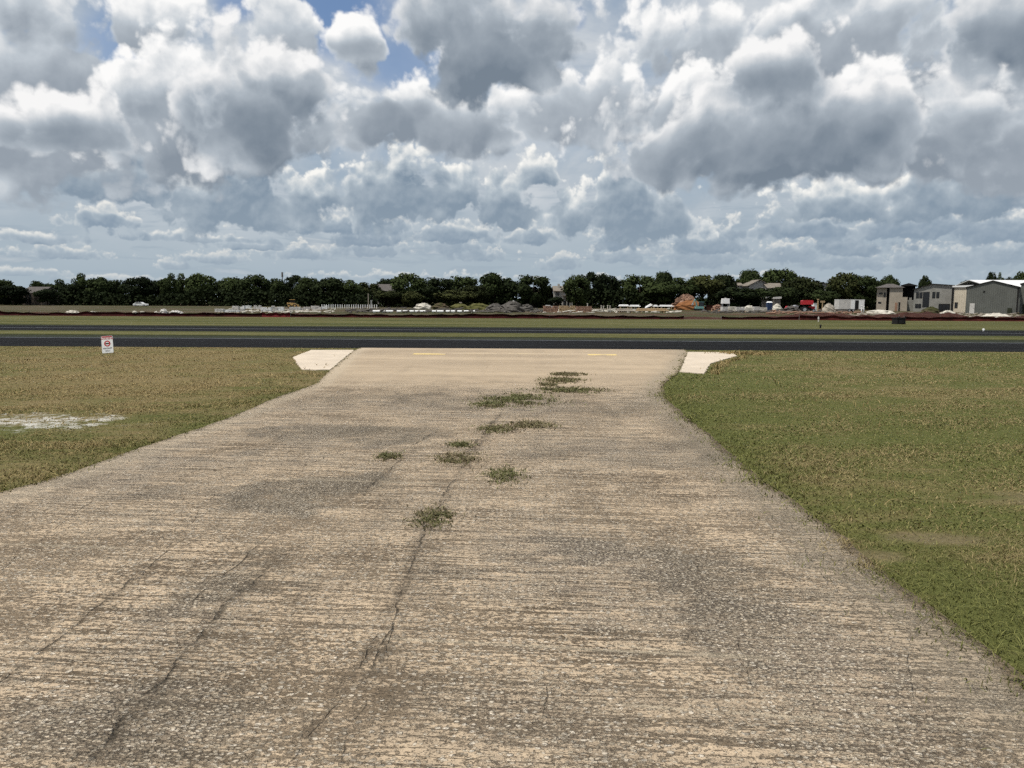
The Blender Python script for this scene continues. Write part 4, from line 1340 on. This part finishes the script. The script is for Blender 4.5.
heap(520, 534, 304.6, 311.4, 'gravel', 'low grey gravel heap on the right of the large dark one', 'gravel_heap', seed=28, stones=12)
heap(674, 706, 300.6, 310.0, 'orange', 'orange earth heap below the small round knob top', 'earth_heap', seed=31, rough=.12)
heap(673, 697, 296.4, 309.2, 'brick', 'heap of pinkish broken masonry behind the orange earth', 'rubble_heap', seed=32, rough=.34, Y=205, stones=50)
heap(712, 723, 305.0, 311.0, 'brick', 'small rubble heap right of the dark red skip', 'rubble_heap', seed=33, rough=.3, stones=22)
heap(743, 755, 305.6, 311.2, 'limestone', 'pale gravel heap behind the block stacks left of the blue toilet', 'limestone_heap', seed=34, rough=.15)
heap(771.5, 782, 304.2, 311.0, 'limestone', 'yellowish sand heap between the blue toilet and the red machine', 'sand_heap', seed=35)
heap(783, 799, 306.4, 312.6, 'gravel', 'dark heap of mixed debris under the red trailer', 'debris_heap', seed=36, rough=.34, stones=18)
heap(822, 835, 304.0, 313.0, 'tan', 'tan earth heap just left of the white trailer', 'earth_heap', seed=37)
heap(921, 940, 307.0, 315.4, 'field', 'brown earth heap in front of the stair window', 'earth_heap', seed=38)
heap(940, 955, 310.6, 316.0, 'limestone', 'low tan heap in front of the roller door', 'earth_heap', seed=39)
heap(866, 894, 310.0, 313.8, 'limestone', 'long pale heap in front of the tan building', 'earth_heap', seed=40, stones=12)
heap(982, 1010, 313.4, 318.0, 'limestone', 'long pale earth heap in front of the big grey hangar', 'earth_heap', seed=41)

# pallets of pale blocks
def pallet(px0, px1, top, base, label, mt='offwhite', grp='pallets of pale blocks on the building site', tilt=0.0, name='block_pallet'):
    pc = (px0 + px1) / 2; b = gp(pc, base)
    w_ = (px1 - px0) / F * b.y; h_ = max(.18, at(pc, top, b.y).z) + .14
    t = thing(name, label, 'pallet', (b.x, b.y, 0), random.uniform(-.2, .2), grp)
    p = MB()
    for k in range(3): p.box(-w_ / 2 + k * (w_ - .1) / 2, -w_ / 2 + k * (w_ - .1) / 2 + .1, -.5, .5, 0, .09)
    for k in range(5): p.box(-w_ / 2, w_ / 2, -.5 + k * .22, -.38 + k * .22, .09, .115)
    p.build('pallet_base', M['wood'], t)
    q = MB(); rr_ = random.Random(int(px0 * 7))
    nr, nc = max(1, round((h_ - .12) / .22)), max(2, round(w_ / .42))
    for r_ in range(nr):
        z0 = .118 + r_ * (h_ - .118) / nr; z1 = .118 + (r_ + 1) * (h_ - .118) / nr - .012
        for k in range(nc):
            if r_ == nr - 1 and rr_.random() < .18 and nr > 1: continue
            x0 = -w_ / 2 + k * w_ / nc; x1 = x0 + w_ / nc - .015
            jx = rr_.uniform(-.02, .02)
            q.box(x0 + jx, x1 + jx, -.47 + rr_.uniform(0, .05), .46, z0, z1 + tilt * (x0 + w_ / 2))
    q.build('block_stack', M[mt], t)
    return t

for (a, b, top, base, lab) in ((216, 224.5, 309.8, 313, 'white block pallet leftmost in front, beside bare netting'), (226, 239, 310.6, 313.2, 'longest low white block pallet in the left front row'),
        (233, 239, 306.6, 309.6, 'small white block pallet behind the longest low one'), (241, 245, 306.4, 309.4, 'narrow white pallet in the back row left of the round tree'),
        (246, 251, 306.2, 309.2, 'pale pallet in the back row beside the narrow one'), (241, 244.5, 309.6, 312.4, 'short white pallet in the front row right of the longest low one'),
        (254.5, 261, 306.0, 310, 'leaning white pallet standing clear of both rows'), (261.5, 271.5, 308.2, 312.4, 'wide white pallet in front of bright red netting, left half'),
        (272, 277.5, 306.6, 312, 'tallest white block pallet above the bright red netting'), (278, 284, 307.8, 312, 'white block pallet right of the tallest one'),
        (290, 301, 307.6, 311, 'long white block pallet below the ochre loader'), (301.5, 310, 307.6, 310.4, 'flat white pallet right of the ochre loader'),
        (311.5, 321.5, 306.6, 310.4, 'wide white pallet at the left end of the post row'), (321.5, 327.5, 306.0, 309.8, 'bright white pallet touching the post row')):
    pallet(a, b, top, base, lab, 'white' if random.random() < .45 else 'offwhite')
for i, (a, b, top, base, lab) in enumerate(((721, 727.5, 307.4, 311.8, 'pale pallet under the white tank'), (728.5, 735, 307.0, 311.8, 'pale pallet right of the one under the tank'), (735.8, 744, 307.6, 311.8, 'long pale pallet left of the pale gravel heap'),
        (745, 752, 308.6, 312, 'low pale pallet in front of the pale gravel heap'), (753, 759.5, 307.2, 311.8, 'pale pallet right of the pale gravel heap'), (760.5, 766.5, 308.0, 311.8, 'pale pallet against the blue toilet'))):
    pallet(a, b, top, base, lab, 'limestone' if i % 2 else 'offwhite', 'pallets of pale blocks by the blue toilet')
for i, (a, b, top, base, lab) in enumerate(((543.5, 558, 306.6, 312.4, 'pink brick pallet left of the yellowish one'), (559, 575, 306.4, 312.0, 'yellowish brick pallet in the middle of the brick stacks'), (576, 591.5, 307.0, 312.2, 'pink brick pallet right of the yellowish one'))):
    pallet(a, b, top, base, lab, 'brick' if i != 1 else 'wood', 'brick stacks before the white house', name='brick_pallet')
for (a, b, y, lab) in ((545.5, 552, 305.9, 'white sheet bundle behind the left brick stack'), (552.6, 558.6, 305.6, 'white sheet bundle left of the middle brick stack'), (559.2, 564, 305.8, 'white sheet bundle behind the yellowish bricks')):
    bq = gp((a + b) / 2, 308.2)
    w_ = (b - a) / F * bq.y
    t = thing('sheet_bundle', lab, 'sheets', (bq.x, bq.y, 0), .05, 'white sheet bundles')
    MB().box(-w_ / 2 + .2, -w_ / 2 + .3, -.5, .5, 0, .25).build('bearer', M['wood'], t); MB().box(w_ / 2 - .3, w_ / 2 - .2, -.5, .5, 0, .25).build('bearer', M['wood'], t)
    MB().box(-w_ / 2, w_ / 2, -.6, .6, .252, at(a, y - .8, bq.y).z).build('sheet_stack', M['white'], t)

# row of white posts
pm = None
N_POST = 25
for i in range(N_POST):
    px = 322 + i * 2.28 + random.uniform(-.2, .2)
    b = gp(px, 308.4)
    if pm is None:
        t = thing('white_post', 'white post in the even row before the far trees', 'post', (b.x, b.y, 0), 0, 'row of white posts')
        MB().tube((0, 0, -.05), (0, 0, .78), .10, .09, 8).build('shaft', M['white'], t)
        MB().tube((0, 0, .78), (0, 0, .9), .12, .05, 8).build('cap', M['white'], t)
        pm = t
    else: dup(pm, (b.x, b.y, 0))

# white pipe lengths behind the netting
pm = None
for (a, b_) in ((373, 380), (381.5, 385), (386, 393), (397, 401.5), (403, 407.5), (409.5, 414), (415, 419.5), (420, 425.5), (432, 436), (437, 443.5), (446, 450), (451, 455), (457.5, 462), (464, 468.5), (471.5, 475)):
    q = gp((a + b_) / 2, 312.6); w_ = (b_ - a) / F * q.y
    if pm is None:
        t = thing('concrete_pipe', 'short white pipe length in the line behind the netting', 'pipe', (q.x, q.y, 0), 0, 'white pipe lengths behind the netting')
        MB().tube((-.5, 0, .16), (.5, 0, .16), .16, .16, 14).build('barrel', M['white'], t)
        MB().tube((.42, 0, .16), (.52, 0, .16), .185, .185, 14).build('collar', M['offwhite'], t)
        t.scale = (w_, 1.15, 1.15); pm = t
    else:
        dup(pm, (q.x, q.y, 0), rz=random.uniform(-.12, .12), scale=(w_, 1.15, 1.15))

# bundles of long white pipe
def bundle(px0, px1, top, base, label, mt='white', rise=0.0, name='pipe_bundle', grp='long white pipe bundles'):
    q = gp((px0 + px1) / 2, base); w_ = (px1 - px0) / F * q.y
    h_ = at(px0, top, q.y).z
    t = thing(name, label, 'pipes', (q.x, q.y, 0), 0, grp)
    MB().box(-w_ * .35 - .1, -w_ * .35 + .1, -.6, .6, 0, max(.05, h_ - .36)).build('bearer', M['wood'], t); MB().box(w_ * .35 - .1, w_ * .35 + .1, -.6, .6, 0, max(.05, h_ - .36) + rise * .7).build('bearer', M['wood'], t)
    p = MB()
    for k in range(4):
        y = -.45 + k * .3
        p.tube((-w_ / 2, y, h_ - .2), (w_ / 2, y, h_ - .2 + rise), .14, .14, 10)
    for k in range(3):
        y = -.3 + k * .3
        p.tube((-w_ / 2 + .2, y, h_ + .04), (w_ / 2 - .3, y, h_ + .04 + rise), .14, .14, 10)
    p.build('pipe_stack', M[mt], t)
bundle(618.5, 629, 305.2, 309.8, 'left white pipe bundle before the dip in the trees')
bundle(629.5, 640, 305.6, 309.8, 'white pipe bundle touching the right end of the left one')
bundle(645, 652, 307.2, 309.8, 'white pipes propped up at a slant', rise=.75)
bundle(653, 658, 305.6, 309.8, 'shortest white pipe bundle, beside the slanting pipes')
bundle(659, 673, 305.6, 309.8, 'long white pipe bundle left of the orange earth heap')
bundle(616, 634, 309.6, 312.8, 'tan timber bundle nearest the netting, left of two', 'tan', 0, 'timber_bundle', 'tan timber bundles')
bundle(636, 668, 309.4, 312.8, 'longest tan timber bundle, left of the orange earth heap', 'wood', 0, 'timber_bundle', 'tan timber bundles')

def stake(px, top, base, label, mt='tan', r_=.05, grp=None, arm=False, name='thin_post', capm=None):
    q = gp(px, base); h_ = at(px, top, q.y).z
    t = thing(name, label, 'post', (q.x, q.y, 0), 0, grp)
    MB().tube((0, 0, -.1), (0, 0, h_), r_, r_ * .9, 8).build('shaft', M[mt], t)
    if arm: MB().box(-.45, .45, -.07, .07, h_ - .3, h_ + .1).build('crosspiece', M[mt], t)
    else: MB().tube((0, 0, h_), (0, 0, h_ + .1), r_ * 1.5, r_ * 1.2, 8).build('cap', M[capm or mt], t)
    return t
for (px, top, lab) in ((601.2, 306, 'pale thin post leftmost of the cluster by the pipes'), (603.4, 306.4, 'pale thin post beside the leftmost of the cluster'), (607.6, 305.8, 'tallest pale thin post of the cluster by the pipes'), (610, 306.2, 'pale thin post at the right of the cluster by the pipes')):
    stake(px, top, 312.2, lab, 'limestone', .10, 'thin pale posts')
stake(587.4, 303.8, 311, 'single pale thin post above the right brick stack', 'limestone', .10)
stake(368.5, 294.2, 308, 'pale pole left of the olive tree by the grey roof', 'tan', .12)
stake(371.4, 300.6, 308, 'short pale pole below the grey roof', 'offwhite', .22)
stake(460.6, 302.6, 309, 'stubby tan post standing on the grassy spoil heap', 'tan', .24)
stake(817.6, 299.6, 312.4, 'tan timber post left of the crossed one', 'wood', .17)
stake(822.2, 301.2, 312.4, 'tan timber post with a crosspiece on top', 'wood', .14, arm=True)
stake(861.4, 306, 312.6, 'short white post at the right end of the trailer', 'white', .13)
stake(863.6, 306.6, 312.6, 'short white post left of the red car', 'white', .11)
stake(513.4, 301.0, 310.4, 'white flag post behind the dark gravel heap', 'white', .12)

# planks leaning on the gravel heap
for (x0, y0, x1, y1, lab) in ((498, 309.5, 504.5, 304.2, 'pale plank leaning on the left of the gravel'), (513.5, 302.4, 518.5, 306.4, 'pale plank sloping down the right of the gravel')):
    Yp = 138
    a, b_ = at(x0, y0, Yp), at(x1, y1, Yp)
    d = b_ - a; L_ = d.length
    o = MB().box(-L_ / 2, L_ / 2, -.12, .12, -.05, .05).build('plank', M['tan']); o.location = (a + b_) / 2
    o.rotation_euler = (0, -math.atan2(d.z, d.x), 0)
    tag(o, lab, 'plank', 'planks on the gravel heap')

# ochre wheel loader
c = gp(293.5, 307.6)
t = thing('wheel_loader', 'ochre wheel loader with dark cab parked before the trees', 'loader', (c.x, c.y, 0), .1)
s_ = 11.5 / F * c.y
MB().prism([(-s_ * .5, .55), (s_ * .22, .55), (s_ * .22, 1.05), (s_ * .05, 1.25), (-s_ * .5, 1.3)], -.75, .75).build('body', M['yellowpaint'], t)
cb = MB().prism([(-s_ * .28, 1.31), (s_ * .1, 1.31), (s_ * .06, 2.0), (-s_ * .25, 2.0)], -.6, .6).build('cab', M['dark'], t)
MB().box(-s_ * .3, s_ * .12, -.68, .68, 2.0, 2.12).build('cab_roof', M['yellowpaint'], cb)
for y in (-.5, .5): MB().tube((s_ * .15, y, .95), (s_ * .42, y, .5), .09, .09, 6).build('lift_arm', M['yellowpaint'], t)
MB().prism([(s_ * .38, .15), (s_ * .58, .12), (s_ * .56, .24), (s_ * .45, .3), (s_ * .44, .75), (s_ * .38, .8)], -.9, .9).build('bucket', M['yellowpaint'], t)
for x in (-s_ * .34, s_ * .16):
    for y in (-.8, .8): wheel(t, x, y, .48, .48, .34, 'yellowpaint')

# teal excavator beside the orange heap
c = gp(699.5, 310.0); c.y = 184; c.x = at(699.5, 309, 184).x
t = thing('excavator', 'small teal excavator with raised arm behind the orange earth', 'excavator', (c.x, c.y, 0), .05)
for y in (-.6, .6):
    MB().prism([(-1.0, 0), (1.0, 0), (1.15, .2), (1.0, .42), (-1.0, .42), (-1.15, .2)], y - .18, y + .18).build('track', M['black'], t)
MB().box(-1.1, .9, -.7, .7, .46, 1.0, .05).build('body', M['teal'], t)
cb = MB().box(-.2, .8, -.65, .1, 1.0, 2.0, .04).build('cab', M['glass'], t)
MB().box(-.28, .86, -.7, .15, 2.0, 2.1).build('cab_roof', M['teal'], cb)
MB().tube((-.5, .3, .9), (-1.0, .3, 2.7), .17, .13, 8).build('boom', M['teal'], t)
st_ = MB().tube((-1.0, .3, 2.7), (-1.6, .3, 1.7), .12, .09, 8).build('stick', M['teal'], t)
MB().prism([(-1.85, 1.25), (-1.45, 1.3), (-1.4, 1.75), (-1.7, 1.75)], .1, .5).build('bucket', M['steel'], st_)
MB().box(.9, 1.9, -.8, .8, 1.02, 1.18).build('blade', M['teal'], t)

# dark red skip
c = gp(708.5, 310.6); w_ = 7.4 / F * c.y
t = thing('waste_skip', 'dark red waste skip right of the orange earth heap', 'skip', (c.x, c.y, 0), .08)
h_ = at(708, 305.4, c.y).z
MB().prism([(-w_ / 2 + .3, .08), (w_ / 2 - .3, .08), (w_ / 2, h_), (-w_ / 2, h_)], -.7, .7).build('bin', M['reddirt'], t)
MB().box(-w_ / 2 - .05, w_ / 2 + .05, -.76, -.705, h_ - .1, h_ + .04).build('rim', M['net'], t)

# white tank on a frame
c = gp(725, 311.4); w_ = 7.4 / F * c.y
t = thing('water_tank', 'white square tank on four legs above the pale pallets', 'tank', (c.x, c.y, 0), .05)
z0, z1 = at(725, 303.6, c.y).z, at(725, 298.4, c.y).z
MB().box(-w_ / 2, w_ / 2, -.55, .55, z0, z1, .06).build('tank', M['white'], t)
MB().tube((0, 0, z1), (0, 0, z1 + .1), .2, .2, 10).build('lid', M['offwhite'], t)
for x in (-w_ / 2 + .08, w_ / 2 - .08):
    for y in (-.45, .45): MB().box(x - .05, x + .05, y - .05, y + .05, 0, z0).build('leg', M['steel'], t)

# blue portable toilet
c = gp(769, 311.6); w_ = 4.6 / F * c.y
t = thing('portable_toilet', 'dark blue portable toilet with a white roof', 'toilet', (c.x, c.y, 0), .1)
h_ = at(769, 302.6, c.y).z
MB().box(-w_ / 2, w_ / 2, -w_ / 2, w_ / 2, .05, h_).build('cabin', M['blue'], t)
MB().add([(x * w_ * .54, y * w_ * .54, z) for z, k in ((h_, 1),) for x, y in ((-1, -1), (1, -1), (1, 1), (-1, 1))] + [(x * w_ * .3, y * w_ * .3, h_ + .26) for x, y in ((-1, -1), (1, -1), (1, 1), (-1, 1))],
         [(3, 2, 1, 0), (4, 5, 6, 7), (0, 1, 5, 4), (1, 2, 6, 5), (2, 3, 7, 6), (3, 0, 4, 7)]).build('roof', M['white'], t)
d_ = MB().box(-w_ * .34, w_ * .34, -w_ / 2 - .03, -w_ / 2 - .004, .1, h_ - .12).build('door', M['blue'], t)
MB().box(w_ * .22, w_ * .3, -w_ / 2 - .06, -w_ / 2 - .032, .9, 1.0).build('handle', M['white'], d_)

# red tractor with canopy
c = gp(807.5, 312.6)
t = thing('red_tractor', 'bright red canopy machine with grey wheels among the debris', 'tractor', (c.x, c.y, 0), -.15)
MB().box(-1.0, .6, -.5, .5, .55, 1.0, .04).build('chassis', M['dark'], t)
MB().prism([(.1, .75), (1.25, .75), (1.3, 1.15), (1.15, 1.25), (.1, 1.3)], -.4, .4).build('hood', M['redpaint'], t)
for x in (-.95, .1):
    for y in (-.55, .55): MB().tube((x, y, .9), (x, y, 1.78), .035, .035, 6).build('canopy_post', M['dark'], t)
cz0, cz1 = at(807, 304.6, c.y).z, at(807, 300.2, c.y).z
cw = 10.5 / F * c.y
MB().prism([(-cw * .6, cz0), (cw * .4, cz0), (cw * .42, cz1 - .15), (cw * .34, cz1), (-cw * .5, cz1), (-cw * .62, cz1 - .2)], -.8, .8).build('canopy', M['redpaint'], t)
MB().box(-.7, -.3, -.25, .25, 1.0, 1.12).box(-.78, -.68, -.25, .25, 1.0, 1.5).build('seat', M['black'], t)
for x, r_ in ((-.7, .6), (.95, .38)):
    for y in (-.68, .68): wheel(t, x, y, r_, r_, .28)
c = gp(791.5, 312.4)
t = thing('farm_trailer', 'low red trailer with a grey drum left of the red canopy', 'trailer', (c.x, c.y, 0), .1)
MB().box(-1.5, 1.4, -.7, .7, .5, .62).build('deck', M['net'], t)
MB().prism([(-1.3, .63), (.2, .63), (.3, 1.2), (-1.0, 1.25)], -.6, .6).build('bin', M['redpaint'], t)
MB().tube((.75, -.6, 1.05), (.75, .6, 1.05), .42, .42, 14).build('drum', M['steel'], t)
MB().tube((1.4, 0, .55), (2.2, 0, .4), .05, .05, 6).build('drawbar', M['dark'], t)
for y in (-.75, .75): wheel(t, -.4, y, .36, .36, .2)
c = gp(814, 311.8)
t = thing('white_crate', 'small white crate between the red canopy and the timber posts', 'crate', (c.x, c.y, 0), .3)
z1 = at(814, 303.4, c.y).z
MB().box(-.38, .38, -.38, .38, .05, z1).build('box', M['white'], t)
MB().box(-.42, .42, -.42, .42, z1, z1 + .08).build('lid', M['offwhite'], t)

# white box trailer
c = gp(849, 311.4); Yt = min(c.y, 168); c = at(849, 311, Yt); c.z = 0
L_ = 26 / F * Yt * .86
az = math.atan2(c.x, c.y)
t = thing('box_trailer', 'white box trailer with open rear door before the bushy trees', 'trailer', (c.x, c.y, 0), -az + .45)
zf, zt = .62, at(849, 299.8, Yt).z
Lh = L_ * .58
bx = MB().box(-Lh, Lh, -1.05, 1.05, zf, zt).build('box_body', M['offwhite'], t)
MB().box(-Lh - .02, Lh + .02, -1.07, 1.07, zt, zt + .07).build('roof', M['white'], t)
MB().box(Lh - 2.1, Lh - 1.3, -1.09, -1.055, zf + .05, zt - .15).build('door_opening', M['dark'], t)
MB().box(Lh - 3.0, Lh - 2.15, -1.12, -1.06, zf + .03, zt - .1).build('door', M['white'], t)
MB().box(Lh - 1.25, Lh - .1, -1.12, -1.06, zf + .03, zt - .1).build('door', M['white'], t)
for x in (-.4, .45):
    for y in (-.95, .95): wheel(t, x, y, .38, .38, .24)
MB().tube((-Lh, 0, .6), (-Lh - 1.1, 0, .45), .06, .06, 6).build('tow_bar', M['dark'], t)
MB().box(-Lh + .1, Lh - .1, -.9, .9, .5, .615).build('chassis', M['dark'], t)

# dark drain inlet box on the verge
c = gp(898.5, 324.4); w_ = 10 / F * c.y
t = thing('drain_box', 'dark square inlet box standing on the grass before the netting', 'box', (c.x, c.y, 0), .25)
h_ = at(898, 318.2, c.y).z
MB().box(-w_ / 2, w_ / 2, -w_ * .4, w_ * .4, -.05, h_, .03).build('shell', M['dark'], t)
MB().box(-w_ / 2 - .03, w_ / 2 + .03, -w_ * .43, w_ * .43, h_, h_ + .07).build('lid', M['black'], t)
MB().box(-w_ * .3, w_ * .3, -w_ * .4 - .02, -w_ * .4 - .003, .1, h_ - .15).build('grate', M['black'], t)

# small runway markers
for (px, top, base, mt_, lab) in ((818.4, 316.6, 322.4, 'yellowpaint', 'pale yellow edge marker on the verge below the timber posts'), (983.4, 328.6, 331.2, 'white', 'tiny white edge marker on the verge below the big hangar'),
                                  (820.4, 324.6, 328.4, 'dark', 'small dark marker on the verge below the yellow one')):
    q = gp(px, base); h_ = at(px, top, q.y).z
    t = thing('edge_marker', lab, 'marker', (q.x, q.y, 0), 0)
    MB().tube((0, 0, 0), (0, 0, h_ * .6), .06, .05, 10).build('stem', M[mt_ if mt_ != 'yellowpaint' else 'limestone'], t)
    MB().tube((0, 0, h_ * .6), (0, 0, h_), .08, .05, 10).build('head', M[mt_ if mt_ != 'yellowpaint' else 'offwhite'], t)

# red netting on stakes, three runs
def netting(px0, px1, Y, hh, label, mt='net', sag=.10, seed=1, step=3.0):
    a, b_ = at(px0, 315, Y), at(px1, 315, Y)
    n = max(2, int((b_.x - a.x) / step))
    t = thing('safety_netting', label, 'fence', ((a.x + b_.x) / 2, Y, 0), 0, 'runs of red netting')
    rr_ = random.Random(seed); L_ = b_.x - a.x
    vs, fs = [], []
    sub = 6; N = n * sub
    hs = [hh * rr_.uniform(.8, 1.15) for _ in range(n + 1)]
    for i in range(N + 1):
        u = i / N; k = min(n - 1, i // sub); f = (i - k * sub) / sub
        top = hs[k] * (1 - f) + hs[k + 1] * f - 4 * f * (1 - f) * sag * rr_.uniform(.3, 1.5)
        y = .06 * math.sin(i * 1.7) + rr_.uniform(-.03, .03)
        x = -L_ / 2 + L_ * u
        for y_, z_ in ((y - .12, -.03), (y + .05, max(.05, top) * .5), (y - .05, max(.08, top)), (y + .01, max(.08, top)), (y + .11, max(.05, top) * .5), (y - .06, -.03)):
            vs.append((x, y_, z_))
    for i in range(N):
        for j in range(5):
            p = i * 6 + j; fs.append((p, p + 6, p + 7, p + 1))
    MB().add(vs, fs).build('mesh_sheet', M[mt], t)
    sp = None
    for k in range(n + 1):
        x = -L_ / 2 + L_ * k / n
        if sp is None:
            sp = MB().tube((0, .16, -.1), (0, .16, hh * 1.2), .03, .03, 6).build('stake', M['greywood'], t); sp.location = (x, 0, 0)
        else: dup(sp, (x, 0, 0), parent=t)
    return t
netting(-30, 262, 80.5, .44, 'long dark red netting run along the left half of the site', seed=2)
netting(262, 290, 79.4, .52, 'bright red sagging piece of netting below the tallest pallet', 'redpaint2', .12, 3, 2.0)
netting(290, 684, 80.5, .44, 'dark red netting run in the middle, ending below the orange earth', seed=4)
netting(722, 800, 80.5, .34, 'low red netting run below the blue toilet', seed=5)
netting(800, 900, 79.2, .50, 'red netting run below the white trailer', 'net2', .14, 6)
netting(905, 1050, 79.8, .50, 'red netting run below the grey hangars', 'net2', .12, 7)

# uncounted rubble and broken blocks strewn over the site
def rubble(name, px0, px1, y0, y1, n, mt, label, smin, smax, seed):
    rr_ = random.Random(seed); mb = MB()
    for k in range(n):
        q = gp(rr_.uniform(px0, px1), rr_.triangular(y0, y1, y1 - .8))
        s_ = rr_.uniform(smin, smax)
        if rr_.random() < .5: mb.lump((q.x, q.y, s_ * .3), s_ * rr_.uniform(.6, 1.8), s_, s_ * rr_.uniform(.4, 1.0), seed + k, 6, 4, .4, False)
        else:
            a = rr_.uniform(-.5, .5); L_ = s_ * rr_.uniform(1.2, 3.2)
            mb.tube((q.x - L_ * math.cos(a), q.y - L_ * math.sin(a), s_ * .4), (q.x + L_ * math.cos(a), q.y + L_ * math.sin(a), s_ * rr_.uniform(.4, 1.4)), s_ * .45, s_ * .4, 5)
    tag(mb.build(name, M[mt]), label, 'rubble', kind='stuff')
rubble('pale_rubble', 225, 335, 307.5, 313.4, 120, 'limestone', 'pale broken blocks strewn between the block pallets', .08, .26, 71)
rubble('pale_rubble', 540, 680, 308, 313.2, 200, 'limestone', 'pale rubble strewn around the brick stacks and pipes', .08, .30, 72)
rubble('dark_rubble', 345, 545, 308, 313.2, 260, 'gravel', 'dark and grey rubble along the line of white pipe lengths', .10, .40, 73)
rubble('dark_rubble', 700, 845, 308.5, 313.6, 260, 'gravel', 'dark rubble around the red machine and the blue toilet', .10, .38, 74)
rubble('red_rubble', 770, 860, 308.5, 314.5, 150, 'brick', 'reddish rubble around the red machine', .10, .36, 75)
rubble('tan_rubble', 850, 1020, 312.0, 317.6, 200, 'tan', 'tan clods strewn before the grey buildings', .06, .24, 76)
